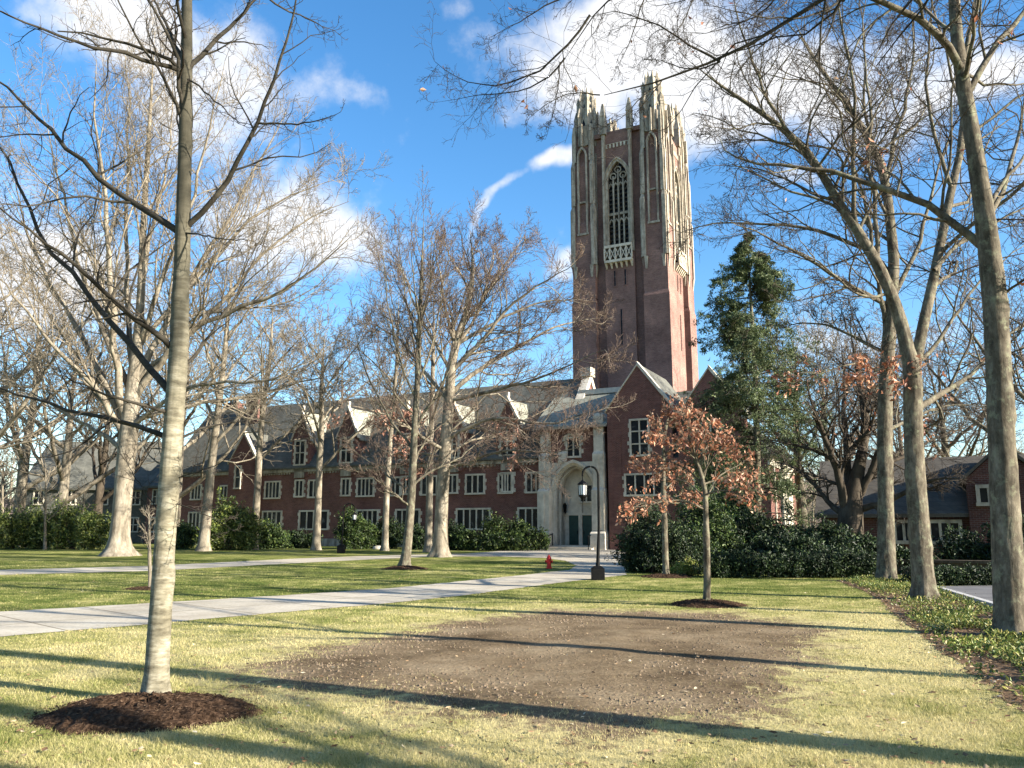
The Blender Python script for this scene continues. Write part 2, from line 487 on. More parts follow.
class MB:
    """boxes, prisms and strips in plain lists"""
    def __init__(s): s.v = []; s.f = []

    def poly(s, pts):
        n = len(s.v); s.v += [tuple(map(float, p)) for p in pts]; s.f.append(list(range(n, n + len(pts)))); return s

    def box(s, x0, x1, y0, y1, z0, z1):
        n = len(s.v)
        s.v += [(x0, y0, z0), (x1, y0, z0), (x1, y1, z0), (x0, y1, z0), (x0, y0, z1), (x1, y0, z1), (x1, y1, z1), (x0, y1, z1)]
        s.f += [[n + i for i in q] for q in ((0, 3, 2, 1), (4, 5, 6, 7), (0, 1, 5, 4), (1, 2, 6, 5), (2, 3, 7, 6), (3, 0, 4, 7))]
        return s

    def loft(s, rings, cap=True):
        n = len(s.v); k = len(rings[0])
        for r in rings: s.v += [tuple(map(float, p)) for p in r]
        for i in range(len(rings) - 1):
            for j in range(k):
                a = n + i * k + j; b = n + i * k + (j + 1) % k
                s.f.append([a, b, b + k, a + k])
        if cap:
            s.f.append([n + j for j in range(k)][::-1]); s.f.append([n + (len(rings) - 1) * k + j for j in range(k)])
        return s

    def prism(s, poly, y0, y1):       # polygon in x,z pushed through y
        return s.loft([[(x, y0, z) for x, z in poly], [(x, y1, z) for x, z in poly]])

    def prismx(s, poly, x0, x1):      # polygon in y,z pushed through x
        return s.loft([[(x0, y, z) for y, z in poly], [(x1, y, z) for y, z in poly]])

    def band(s, A, B, y0, y1):        # strip between two equal outlines in x,z, with depth
        n = len(s.v); k = len(A)
        for (P, y) in ((A, y0), (B, y0), (B, y1), (A, y1)): s.v += [(x, y, z) for x, z in P]
        for r in range(4):
            a = n + r * k; b = n + ((r + 1) % 4) * k
            for i in range(k - 1): s.f.append([a + i, a + i + 1, b + i + 1, b + i])
        return s

    def ring(s, cx, cy, r, z, k=8, ph=0): return [(cx + r * math.cos(2 * math.pi * j / k + ph), cy + r * math.sin(2 * math.pi * j / k + ph), z) for j in range(k)]

    def lathe(s, cx, cy, prof, k=12, ph=0):
        return s.loft([s.ring(cx, cy, max(r, .001), z, k, ph) for r, z in prof])

    def rot(s, a):
        c, q = math.cos(a), math.sin(a); s.v = [(c * x - q * y, q * x + c * y, z) for x, y, z in s.v]; return s

    def build(s, name, m, parent=None, smooth=False, bevel=0):
        me = bpy.data.meshes.new(name); me.from_pydata(s.v, [], s.f); me.validate()
        import bmesh
        bm = bmesh.new(); bm.from_mesh(me); bmesh.ops.recalc_face_normals(bm, faces=bm.faces[:])
        if bevel: bmesh.ops.bevel(bm, geom=bm.edges[:], offset=bevel, segments=1, affect='EDGES')
        bm.to_mesh(me); bm.free()
        if smooth: me.polygons.foreach_set('use_smooth', [True] * len(me.polygons))
        return link_mesh(name, me, m, parent)


def tube_arrays(P, R, sides):
    M, n, _ = P.shape
    T = np.gradient(P, axis=1); T /= np.linalg.norm(T, axis=2, keepdims=True) + 1e-9
    d = P[:, -1] - P[:, 0]; d /= np.linalg.norm(d, axis=1, keepdims=True) + 1e-9
    ref = np.where((np.abs(d[:, 2]) > .75)[:, None], np.array([[1., 0, 0]]), np.array([[0, 0, 1.]]))[:, None, :]
    Nn = np.cross(T, np.broadcast_to(ref, T.shape)); Nn /= np.linalg.norm(Nn, axis=2, keepdims=True) + 1e-9
    Bn = np.cross(T, Nn)
    a = np.arange(sides) * 2 * math.pi / sides
    V = P[:, :, None, :] + R[:, :, None, None] * (np.cos(a)[None, None, :, None] * Nn[:, :, None, :] + np.sin(a)[None, None, :, None] * Bn[:, :, None, :])
    base = (np.arange(M) * n * sides)[:, None, None]
    i = np.arange(n - 1)[None, :, None] * sides
    j = np.arange(sides)[None, None, :]; j2 = (j + 1) % sides
    Fq = np.stack([base + i + j, base + i + j2, base + i + sides + j2, base + i + sides + j], axis=-1)
    return V, Fq


def resample(pts, n):
    pts = np.asarray(pts, float)
    d = np.concatenate([[0], np.cumsum(np.linalg.norm(np.diff(pts, axis=0), axis=1))])
    # smooth (catmull-like) resample
    t = np.linspace(0, d[-1], n)
    fine = np.stack([np.interp(t, d, pts[:, k]) for k in range(pts.shape[1])], 1)
    for _ in range(2):
        fine[1:-1] = .25 * fine[:-2] + .5 * fine[1:-1] + .25 * fine[2:]
    return fine


def children(P, R, rng, k, t0=.25, t1=1.0, ang=(35, 65), lf=.5, n=5, rf=.6, up=.15, jit=.25, rmin=.002, flat=0.0, lmin=None):
    M, n0, _ = P.shape
    t = t0 + (t1 - t0) * (np.arange(k)[None, :] + rng.random((M, k))) / k
    x = t * (n0 - 1) * .9999; i = x.astype(int); f = (x - i)[..., None]
    mi = np.arange(M)[:, None]
    pos = P[mi, i] * (1 - f) + P[mi, i + 1] * f
    rad = R[mi, i] * (1 - f[..., 0]) + R[mi, i + 1] * f[..., 0]
    T = P[mi, i + 1] - P[mi, i]; T /= np.linalg.norm(T, axis=-1, keepdims=True) + 1e-9
    Lp = np.linalg.norm(np.diff(P, axis=1), axis=2).sum(1)[:, None]
    rv = rng.normal(size=(M, k, 3)); rv[..., 2] *= (1 - flat)
    perp = rv - (rv * T).sum(-1, keepdims=True) * T; perp /= np.linalg.norm(perp, axis=-1, keepdims=True) + 1e-9
    a = np.radians(rng.uniform(ang[0], ang[1], (M, k)))[..., None]
    D = T * np.cos(a) + perp * np.sin(a)
    Ln = Lp * lf * (1.15 - .65 * t) * rng.uniform(.65, 1.3, (M, k))
    if lmin: Ln = np.maximum(Ln, lmin)
    pos = pos.reshape(-1, 3); D = D.reshape(-1, 3); Ln = Ln.reshape(-1); rad = rad.reshape(-1)
    out = np.zeros((M * k, n, 3)); out[:, 0] = pos
    d = D.copy()
    for q in range(1, n):
        d = d + rng.normal(scale=jit, size=d.shape) + np.array([0, 0, up])
        d /= np.linalg.norm(d, axis=1, keepdims=True)
        out[:, q] = out[:, q - 1] + d * (Ln / (n - 1))[:, None]
    r0 = np.maximum(rad * rf, rmin)
    Rr = np.maximum(r0[:, None] * np.linspace(1, .3, n)[None], rmin * np.linspace(1, .55, n)[None])
    return out, Rr


def leaf_quads(c, rng, size, aspect=.55, up=0.0, droop=0.0):
    n = len(c)
    a = rng.normal(size=(n, 3)); a[:, 2] -= droop; a /= np.linalg.norm(a, axis=1, keepdims=True)
    b = rng.normal(size=(n, 3)); b[:, 2] *= (1 - up); b -= (b * a).sum(1, keepdims=True) * a; b /= np.linalg.norm(b, axis=1, keepdims=True) + 1e-9
    s = (size * rng.uniform(.6, 1.35, n))[:, None]
    nn = np.cross(a, b) * s * .12
    V = np.stack([c, c + a * s * .5 + b * s * aspect * .5 + nn, c + a * s, c + a * s * .5 - b * s * aspect * .5 + nn], 1)
    return V, np.arange(n * 4).reshape(n, 4)


class Tree:
    def __init__(s, name, label, base, cat='tree', group=None, seed=1, bark='bark_pale', twig='twig', trunkmat=None):
        s.rng = np.random.default_rng(seed)
        s.base = np.asarray(base, float)
        s.e = empty(name, tuple(s.base), 0, label, cat, group)
        s.bark, s.twig = bark, twig; s.trunkmat = trunkmat or bark
        s.crown = Acc(); s.LP = []; s.LR = []; s.dist = max(np.linalg.norm(s.base[:2]), 3)
        s.rmin = .00028 * s.dist
        s.tips = []; s.relief = .018; s.knots = 14

    def trunk(s, pts, r, n=22, flare=1.55, sides=18, fl_h=.6, taper=True):
        near = s.dist < 32
        if near: n, sides = 110, 46
        P = resample(np.column_stack([np.asarray(pts, float), np.asarray(r, float)]), n)
        pos = P[:, :3].copy(); rad = P[:, 3].copy()
        # extra rings at the foot
        z0 = pos[0, 2]
        foot = np.array([[*(pos[0] + (pos[1] - pos[0]) * t)] for t in (0, .12, .28, .5)]); fr = np.interp([0, .12, .28, .5], [0, 1], [rad[0], rad[1]])
        pos = np.vstack([foot, pos[1:]]); rad = np.concatenate([fr, rad[1:]])
        hh = (pos[:, 2] - z0) / (fl_h + 1e-6)
        rad = rad * (1 + (flare - 1) * np.exp(-hh * 2.2))
        pos[0, 2] = -.05
        if taper: k = max(6, n // 8); rad[-k:] = rad[-k:] * np.linspace(1, .18, k)
        V, Fq = tube_arrays(pos[None], rad[None], sides)
        # buttressed foot and uneven girth
        ang = np.arange(sides) * 2 * math.pi / sides
        ph = s.rng.uniform(0, 6.28, 4)
        lob = 1 + (.16 * np.exp(-hh * 1.6))[:, None] * (np.sin(5 * ang + ph[0]) + .5 * np.sin(3 * ang + ph[1]))[None] + .022 * np.sin(2 * ang[None] + ph[2] + hh[:, None] * .4) + s.rng.normal(scale=.012, size=(len(pos), sides))
        if near:
            zz = pos[:, 2][:, None]; aa = ang[None]
            rid = np.sin(17 * aa + 1.7 * np.sin(zz * 2.1 + ph[3]) + .8 * np.sin(zz * 7.3)) * np.sin(11 * aa - 1.3 * np.sin(zz * 3.3)) + .6 * np.sin(23 * aa + 2.2 * np.sin(zz * 1.3))
            lob = lob + s.relief * rid + s.rng.normal(scale=s.relief * .6, size=lob.shape)
            for _ in range(s.knots):
                z_, a_ = s.rng.uniform(.4, min(7, pos[-1, 2] * .7)), s.rng.uniform(0, 6.28); w_ = s.rng.uniform(.05, .13)
                da = np.abs((aa - a_ + math.pi) % (2 * math.pi) - math.pi) * np.interp(z_, pos[:, 2], rad)
                lob = lob + s.rng.uniform(.08, .2) * np.exp(-((zz - z_) ** 2 + da ** 2) / w_ ** 2)
        V[0] = pos[:, None] + (V[0] - pos[:, None]) * lob[..., None]
        a = Acc(); a.add(V, Fq); a.build('trunk', [s.trunkmat], s.e, origin=s.base)
        s.tp, s.tr = pos, rad
        k = len(pos) // 2
        s.LP.append(resample(pos[k:], 14)); s.LR.append(np.interp(np.linspace(0, 1, 14), np.linspace(0, 1, len(pos) - k), rad[k:]) * .8)
        s.LP0 = pos

    def limb(s, pts, r0, r1, n=14, sides=8):
        p = resample(pts, n)
        L_ = np.linalg.norm(np.diff(p, axis=0), axis=1).sum()
        w = s.rng.normal(scale=.012 * L_ / 3, size=p.shape); w[0] = 0
        p = p + w
        r1 = r1 * .4; r = np.linspace(1, 0, n) ** .9 * (r0 * .92 - r1) + r1
        s.LP.append(p); s.LR.append(r)

    def grow(s, levels, sides=(8, 5, 3, 3, 3), extra_from_trunk=0):
        P = np.array(s.LP); R = np.array(s.LR)
        V, Fq = tube_arrays(P, R, sides[0]); s.crown.add(V, Fq, 0)
        s.all = [(P, R)]
        for q, lv in enumerate(levels):
            P, R = children(P, R, s.rng, rmin=s.rmin * (1.0 if q else 1.3), **lv)
            V, Fq = tube_arrays(P, R, sides[min(q + 1, len(sides) - 1)])
            s.crown.add(V, Fq, 0 if q == 0 else 1)
            s.all.append((P, R))
        return P, R

    def finish(s):
        return s.crown.build('crown', [s.bark, s.twig], s.e, origin=s.base)

    def leaves(s, level, frac, size, m, cond=None, per=3, aspect=.55, droop=.5, spread=.06, name='leaves'):
        P, R = s.all[level]
        q = P[:, 1:].reshape(-1, 3)
        q = q[s.rng.random(len(q)) < frac]
        if cond is not None: q = q[cond(q)]
        if not len(q): return
        q = np.repeat(q, per, 0) + s.rng.normal(scale=spread, size=(len(q) * per, 3))
        V, Fq = leaf_quads(q, s.rng, size, aspect, droop=droop)
        a = Acc(); a.add(V, Fq); a.build(name, [m], s.e, smooth=False, origin=s.base)


def sk(pts, Y0, Y1=None):
    """a limb drawn as picture points, given its own distance from Y0 at its root to Y1 at its tip"""
    Y1 = Y0 if Y1 is None else Y1
    n = len(pts)
    return [P3(p[0], p[1], Y0 + (Y1 - Y0) * (i / (n - 1)) ** 1.2) for i, p in enumerate(pts)]


# ------------------------------------------------------------------ ground, paths
def sheet(name, poly, z, m, label=None, kind='structure', cat=None):
    me = bpy.data.meshes.new(name)
    me.from_pydata([(p[0], p[1], z) for p in poly], [], [list(range(len(poly)))])
    o = link_mesh(name, me, m); 
    if me.polygons[0].normal.z < 0: me.flip_normals()
    return tag(o, label, cat, None, kind)


def jag(poly, step, amp, rng, rough=1.0):
    out = []
    n = len(poly)
    for i in range(n):
        a = np.asarray(poly[i]); b = np.asarray(poly[(i + 1) % n]); d = b - a; Ld = np.linalg.norm(d); k = max(1, int(Ld / step))
        nrm = np.array([-d[1], d[0]]) / (Ld + 1e-9)
        for j in range(k): out.append(a + d * j / k + nrm * rng.normal(scale=amp))
    return np.array(out)


rng0 = np.random.default_rng(5)
ground = sheet('lawn', [(-600, -200), (600, -200), (600, 1200), (-600, 1200)], 0, 'lawn', 'dormant yellow green lawn')
def Gp(l): return [G(*p) for p in l]


path_poly = Gp([(-160, 656), (0, 637), (120, 627), (300, 611), (384, 604), (469, 595), (550, 584), (588, 579.5), (626, 575), (626, 553), (615, 549.6), (540, 549.6), (500, 551), (470, 553.5),
                (440, 556.5), (500, 556.6), (545, 558), (566, 561), (576, 565.5), (570, 570), (525, 575), (475, 580), (394, 588), (300, 594.5), (150, 603.5), (0, 612), (-160, 622)])
path2_poly = Gp([(-120, 577.5), (0, 575), (150, 571), (300, 563), (380, 559), (440, 556.4), (470, 553.6), (380, 555.5), (300, 558.5), (150, 566), (0, 570), (-120, 572)])
road_poly = Gp([(925, 586.5), (998, 609.5), (1120, 652), (1500, 690), (1500, 586), (1100, 584)])
dirt_px = [(258, 672), (262, 664), (320, 652), (385, 638), (440, 628), (490, 619), (545, 613), (600, 611.5), (650, 612.5), (720, 616), (770, 621), (810, 628), (815, 640), (798, 655), (790, 672), (775, 690), (750, 706), (720, 716),
           (690, 727), (640, 733), (590, 731), (555, 722), (520, 715), (480, 711), (430, 704), (380, 696), (330, 688), (280, 680)]
def frayed(px, seed, amp):
    r = np.random.default_rng(seed); p = jag(Gp(px), .07, 0, r); n = len(p); c = p.mean(0)
    d = np.zeros(n); s = np.linspace(0, 2 * math.pi, n, endpoint=False)
    for k in (9, 17, 31, 57, 90, 140): d += np.sin(k * s + r.uniform(0, 6.28)) * amp * (9 / k) ** .55 * r.uniform(.5, 1)
    u = (p - c) / np.linalg.norm(p - c, axis=1, keepdims=True)
    return p + u * (d + r.normal(scale=.03, size=n))[:, None]


dirt_poly = frayed(dirt_px, 8, .20)
bed_px = [(838, 581), (868, 592), (884, 604), (905, 622), (930, 642), (958, 664), (985, 686), (1024, 712), (1150, 760), (1400, 760), (1150, 662), (998, 612), (935, 590), (905, 583), (870, 579.5)]
bed_poly = jag(Gp(bed_px), .12, .05, rng0)
sheet('path', jag(path_poly, .25, .028, rng0), .008, 'concrete', 'pale concrete path widening to the forecourt')
sheet('footpath', path2_poly, .006, 'concrete', 'narrow pale path further back on the lawn')
sheet('road', road_poly, .006, 'asphalt', 'grey asphalt road behind the trees')


def inpoly(P, poly):
    poly = np.asarray(poly); x, y = P[:, 0], P[:, 1]
    r = np.zeros(len(P), bool); j = len(poly) - 1
    for i in range(len(poly)):
        xi, yi = poly[i]; xj, yj = poly[j]
        if yi != yj:
            c = ((yi > y) != (yj > y)) & (x < (xj - xi) * (y - yi) / (yj - yi) + xi)
            r ^= c
        j = i
    return r


def crumbly(name, poly, z, m, label, res, amp, rng, size, kind='structure'):
    """a sheet with real lumps: grid points inside the outline lifted a little"""
    o = sheet(name, poly, z, m, label, kind)
    return o


def m_soil():
    m, t, b = mat('bare_soil_and_turf', .95, .0)
    v = coords(t, 'World')
    at = N(t, 'ShaderNodeAttribute'); at.attribute_name = 'rim'
    c = ramp(t, noise(t, v, .7, 8, .65), [(.28, (.075, .053, .033)), (.5, (.175, .129, .081)), (.72, (.29, .225, .147))])
    c = mixc(t, .85, c, ramp(t, noise(t, v, 26, 6, .7), [(.3, (.55, .53, .5)), (.55, (1, 1, 1)), (.75, (1.35, 1.32, 1.28))]), 'MULTIPLY')
    st = noise(t, v, 5, 6, .7, stretch=(1, 2.2, 1))
    c = mixc(t, ramp2(t, st, .58, .72), c, (.27, .215, .125))
    g = ramp(t, lawn_color(t, v), LAWN)
    g = mixc(t, .5, g, (.36, .30, .15))
    n1 = noise(t, v, 3.2, 8, .7)
    a = N(t, 'ShaderNodeMath', operation='MULTIPLY_ADD'); L(t, n1, a.inputs[0]); a.inputs[1].default_value = 1.1; L(t, at.outputs['Fac'], a.inputs[2])
    f = N(t, 'ShaderNodeMapRange', interpolation_type='SMOOTHSTEP'); L(t, a.outputs[0], f.inputs['Value']); f.inputs['From Min'].default_value = 1.53; f.inputs['From Max'].default_value = 1.70
    c = mixc(t, f.outputs[0], c, g)
    L(t, c, b.inputs['Base Color'])
    bump(t, b, noise(t, v, 18, 6, .7), .8, .03)
    return m


MAT['soil'] = m_soil()


def soil_sheet():
    P = np.asarray(dirt_poly); c = P.mean(0); rows = 30; n = len(P)
    r = np.linspace(0, 1.18, rows + 1); rng = np.random.default_rng(4)
    V = np.zeros((rows + 1, n, 3)); V[..., :2] = c + (P - c)[None] * r[:, None, None]
    x, y = V[..., 0], V[..., 1]
    hump = (.012 * np.sin(x * 2.3 + y) * np.sin(y * 1.9 - x * .7) + .008 * np.sin(x * 6.1) * np.sin(y * 5.3) + .014) * np.clip(1.1 - r, 0, 1)[:, None]
    V[..., 2] = .005 + np.maximum(hump, 0)
    i = np.arange(rows)[:, None] * n; j = np.arange(n)[None]; j2 = (j + 1) % n
    a = Acc(); a.add(V, np.stack([i + j, i + n + j, i + n + j2, i + j2], -1))
    o = a.build('bare_soil', ['soil']); me = o.data
    at = me.attributes.new('rim', 'FLOAT', 'POINT'); at.data.foreach_set('value', np.repeat(r, n).astype(np.float32))
    if me.polygons[5 * n].normal.z < 0: me.flip_normals()
    tag(o, 'bare brown soil patch worn into the lawn', kind='structure')


sheet('planting_bed', bed_poly, .007, 'litter', 'planting bed covered with brown leaf litter')
kb = MB()
kr = [G(925, 586.5), G(960, 597.5), G(998, 609.5), G(1060, 631), G(1120, 652), G(1300, 672)]
for a, b in zip(kr[:-1], kr[1:]):
    d = (b - a) / np.linalg.norm(b - a); nn = np.array([-d[1], d[0]]) * .07
    kb.loft([[(*(a - nn), -.05), (*(a + nn), -.05), (*(a + nn), .11), (*(a - nn), .11)], [(*(b - nn), -.05), (*(b + nn), -.05), (*(b + nn), .11), (*(b - nn), .11)]])
tag(kb.build('kerb', 'kerb'), 'pale granite kerb along the road', kind='structure')

# clods and pebbles on the soil, one mass
soil_sheet()


def scatter_clods(poly, n, smin, smax, seed, z=.004):
    rng = np.random.default_rng(seed)
    poly = np.asarray(poly); lo, hi = poly.min(0), poly.max(0)
    P = rng.uniform(lo, hi, (n * 2, 2)); P = P[inpoly(P, poly)][:n]
    s = smin + (smax - smin) * rng.random(len(P)) ** 4
    oc = np.array([[1, 0, 0], [0, 1, 0], [-1, 0, 0], [0, -1, 0], [0, 0, 1.]])
    V = oc[None] * s[:, None, None] * rng.uniform(.6, 1.3, (len(P), 5, 3)); V[..., 2] *= .7
    a = rng.uniform(0, 6.28, len(P)); c, q = np.cos(a)[:, None], np.sin(a)[:, None]
    X = V[..., 0] * c - V[..., 1] * q + P[:, :1]; Yv = V[..., 0] * q + V[..., 1] * c + P[:, 1:]
    V = np.stack([X, Yv, V[..., 2] + z], -1)
    f = np.array([[0, 1, 4], [1, 2, 4], [2, 3, 4], [3, 0, 4]])
    Fq = (np.arange(len(P)) * 5)[:, None, None] + f[None]
    return V, Fq


a = Acc(); a.add(*scatter_clods(dirt_poly, 24000, .003, .034, 11))
tag(a.build('soil_crumbs', ['dirt'], smooth=False), 'loose crumbs of brown soil over the bare patch', kind='stuff')

# ------------------------------------------------------------------ mulch rings
MUL = []


def mulch(px, py, rx, ry, h, label, seed, name='mulch'):
    c = G(px, py); rng = np.random.default_rng(seed)
    rings, sides = 14, 56
    A = np.arange(sides) * 2 * math.pi / sides
    edge = 1 + .05 * np.sin(3 * A + seed) + .035 * np.sin(7 * A + 2 * seed) + rng.normal(scale=.02, size=sides)
    V = [];
    for i in range(rings + 1):
        t = i / rings
        z = h * (1 - t ** 2.2) + (rng.normal(scale=.012, size=sides) if 0 < i < rings else 0) - (.012 if i == rings else 0) + .006
        V.append(np.stack([c[0] + rx * t * edge * np.cos(A), c[1] + ry * t * edge * np.sin(A), np.broadcast_to(z, A.shape)], 1))
    V = np.array(V); a = Acc()
    i = np.arange(rings)[:, None] * sides; j = np.arange(sides)[None]; j2 = (j + 1) % sides
    a.add(V, np.stack([i + j, i + sides + j, i + sides + j2, i + j2], -1))
    # chips
    n = int(1500 * rx); tt = np.sqrt(rng.random(n)) * 1.04; th = rng.uniform(0, 6.28, n)
    p = np.stack([c[0] + rx * tt * np.cos(th), c[1] + ry * tt * np.sin(th), h * (1 - np.minimum(tt, 1) ** 2.2) + .012], 1)
    Vq, Fq = leaf_quads(p, rng, .045, .3, up=0); Vq[..., 2] = p[:, 2][:, None] + (Vq[..., 2] - p[:, 2][:, None]) * .45
    a.add(Vq, Fq, 0)
    n = int(700 * rx); tt = 1.16 - .9 * rng.random(n) ** 2.2; th = rng.uniform(0, 6.28, n)
    p = np.stack([c[0] + rx * tt * np.cos(th), c[1] + ry * tt * np.sin(th), h * (1 - np.minimum(tt, 1) ** 2.2) + .016], 1)
    Vq, Fq = leaf_quads(p, rng, .038, .3, up=.3); Vq[..., 2] = p[:, 2][:, None] + (Vq[..., 2] - p[:, 2][:, None]) * .35
    a.add(Vq, Fq, 1)
    MUL.append((c, rx * .97, ry * .97))
    o = a.build(name, ['mulch', 'chip'], smooth=False)
    return tag(o, label, None, None, 'stuff')


mulch(147, 714, .96, .72, .13, 'dark bark mulch mound around the large young tree at the front', 1)
mulch(707, 605, .80, .75, .10, 'dark mulch mound under the orange leaved sapling on the open lawn', 2)
mulch(666, 577, .85, .8, .10, 'dark mulch mound under the sapling beside the yew', 3)
mulch(405, 569, .95, .8, .12, 'dark mulch ring under the slim tree by the path', 4)
mulch(149, 589, .6, .5, .05, 'thin mulch ring at the staked sapling across the path', 5)

# ------------------------------------------------------------------ grass blades, fallen leaves
def lawn_ok(P):
    ok = ~(inpoly(P, path_poly) | inpoly(P, path2_poly) | inpoly(P, road_poly) | inpoly(P, bed_poly))
    for c, rx, ry in MUL:
        ok &= ((P[:, 0] - c[0]) / rx) ** 2 + ((P[:, 1] - c[1]) / ry) ** 2 > 1
    return ok


dcen = np.asarray(dirt_poly).mean(0)


def grass(n, seed):
    rng = np.random.default_rng(seed)
    y = 1 / rng.uniform(1 / 42., 1 / 4.6, n) ** 1.0
    x = rng.uniform(-.78, .78, n) * (y + 1.5)
    P = np.stack([x, y], 1); P = P[lawn_ok(P + rng.normal(scale=.045, size=P.shape))]
    k = np.zeros(len(P)) 
    ind = inpoly(P, dirt_poly)
    pr = np.ones(len(P))
    for sc, pv in ((1.22, .95), (1.15, .85), (1.08, .65), (1.03, .45), (.99, .26), (.95, .13), (.89, .05), (.78, .008)):
        pr[inpoly(P, dcen + (np.asarray(dirt_poly) - dcen) * sc)] = pv
    keep = rng.random(len(P)) < pr
    P = P[keep]; m = len(P)
    d = P[:, 1]
    h = rng.uniform(.012, .036, m) * (1 + .25 * np.sin(P[:, 0] * 2.1) * np.cos(P[:, 1] * 1.7)) * (1 + .9 * np.clip(np.sin(P[:, 0] * 7.7 + 2 * np.sin(P[:, 1] * 2.9)) * np.sin(P[:, 1] * 6.3 + 2 * np.sin(P[:, 0] * 3.7)) - .45, 0, 1) * 2)
    w = np.maximum(.0035, d * .0007)
    az = rng.uniform(0, 6.28, m); lean = rng.normal(scale=.55, size=(m, 2)) * h[:, None]
    dx, dy = np.cos(az) * w * .5, np.sin(az) * w * .5
    z = np.zeros(m)
    V = np.stack([np.stack([P[:, 0] - dx, P[:, 1] - dy, z], 1), np.stack([P[:, 0] + dx, P[:, 1] + dy, z], 1), np.stack([P[:, 0] + lean[:, 0], P[:, 1] + lean[:, 1], h], 1)], 1)
    a = Acc(); a.add(V, np.arange(m * 3).reshape(m, 3))
    return tag(a.build('grass', ['blade'], smooth=False), 'short dormant grass blades of the lawn', kind='stuff')


grass(560000, 3)


def fallen(seed):
    rng = np.random.default_rng(seed)
    n = 5200
    y = 1 / rng.uniform(1 / 32., 1 / 4.8, n); x = rng.uniform(-.7, .72, n) * (y + 1)
    P = np.stack([x, y], 1)
    keep = rng.random(n) < .38
    P = P[keep & ~inpoly(P, path_poly)]
    # thick litter in and along the bed
    poly = np.asarray(bed_poly); lo, hi = poly.min(0), poly.max(0)
    Q = rng.uniform(lo, hi, (26000, 2)); Q = Q[inpoly(Q, poly)]
    Q = Q[rng.random(len(Q)) < np.clip(1.3 - (Q[:, 1] - 5) * .012, .4, 1)]
    e = poly[rng.integers(0, len(poly), 900)] + rng.normal(scale=.22, size=(900, 2))
    # a few on the mulch and soil
    A = np.vstack([P, Q[:9000], e])
    c = np.column_stack([A, np.full(len(A), .022)])
    V, Fq = leaf_quads(c, rng, .06, .6, up=.2); V[..., 2] = np.maximum(.012, (V[..., 2] - .022) * .35 + .025)
    a = Acc(); a.add(V, Fq)
    return tag(a.build('fallen_leaves', ['fallen'], smooth=False), 'dry brown fallen leaves on lawn and bed', kind='stuff')


fallen(9)


def cover(seed):
    rng = np.random.default_rng(seed)
    poly = np.asarray(bed_poly); lo, hi = poly.min(0), poly.max(0)
    Q = rng.uniform(lo, hi, (60000, 2)); Q = Q[inpoly(Q, poly)]
    # clumpy: leave the litter margin along the lawn and open gaps
    lawn_edge = np.asarray(jag(Gp(bed_px[:9]), .3, 0, rng)[:-1])
    dm = np.full(len(Q), 9.)
    for p in lawn_edge[:int(len(lawn_edge) * .62)]: dm = np.minimum(dm, np.hypot(Q[:, 0] - p[0], Q[:, 1] - p[1]))
    cl = np.sin(Q[:, 0] * 1.9 + 1) * np.sin(Q[:, 1] * 1.4) + .6 * np.sin(Q[:, 0] * 4.1) * np.sin(Q[:, 1] * 3.3 + 2)
    far = np.clip((Q[:, 1] - 11) / 8, 0, 1)
    keep = (dm > .12 + .45 * rng.random(len(Q)) ** 1.5) & (cl > -.55 + .5 * np.abs(far - .45) * 0 - .25 * (Q[:, 1] < 11)) & ~((Q[:, 1] > 15.5) & (Q[:, 1] < 21) & (rng.random(len(Q)) < .75))
    Q = Q[keep]
    h = .03 + .09 * rng.random(len(Q))
    rep = 4
    c = np.column_stack([np.repeat(Q, rep, 0) + rng.normal(scale=.045, size=(len(Q) * rep, 2)), np.repeat(h, rep)])
    V, Fq = leaf_quads(c, rng, .058, .5, up=.4)
    V[..., 2] = np.maximum(V[..., 2], .012)
    a = Acc(); a.add(V, Fq)
    return tag(a.build('ground_cover', ['cover'], smooth=False), 'low yellow green ground cover leaves in the planting bed', kind='stuff')


cover(21)

# ------------------------------------------------------------------ college hall
HA = -R_(27)
H = empty('college_hall', (5.18, 66, 0), HA, 'long red brick collegiate hall with slate roof and limestone arched entrance', 'building')


def arch(w, spring, rise, n=12, x0=0.0, zb=None):
    c = (rise ** 2 - w ** 2) / (2 * w); r = w + c
    a1 = math.atan2(rise, -c)           # angle of apex seen from right centre
    pts = []
    for i in range(n + 1):
        a = math.pi + (a1 - math.pi) * i / n
        pts.append((x0 + c + r * math.cos(a), spring + r * math.sin(a)))
    pts += [(2 * x0 - x, z) for x, z in pts[-2::-1]]
    if zb is not None: pts = [(x0 - w, zb)] + pts + [(x0 + w, zb)]
    return pts


def holed(mb, x0, x1, z0, z1, outline, y0, y1):
    """a wall panel with an arched hole whose outline starts and ends on z0"""
    k = len(outline); fr = []
    ax = [p[0] for p in outline]
    outer = []
    for i, (x, z) in enumerate(outline):
        t = i / (k - 1)
        if i == 0: outer.append((x0, z0))
        elif i == k - 1: outer.append((x1, z0))
        else:
            u = (i - 1) / (k - 3)
            # run up the left edge, over the top, down the right edge
            if u < .25: outer.append((x0, z0 + (z1 - z0) * max(.02, u / .25)))
            elif u <= .75: outer.append((x0 + (x1 - x0) * (u - .25) / .5, z1))
            else: outer.append((x1, z1 - (z1 - z0) * min(.98, (u - .75) / .25)))
    mb.band(outer, outline, y0, y1)


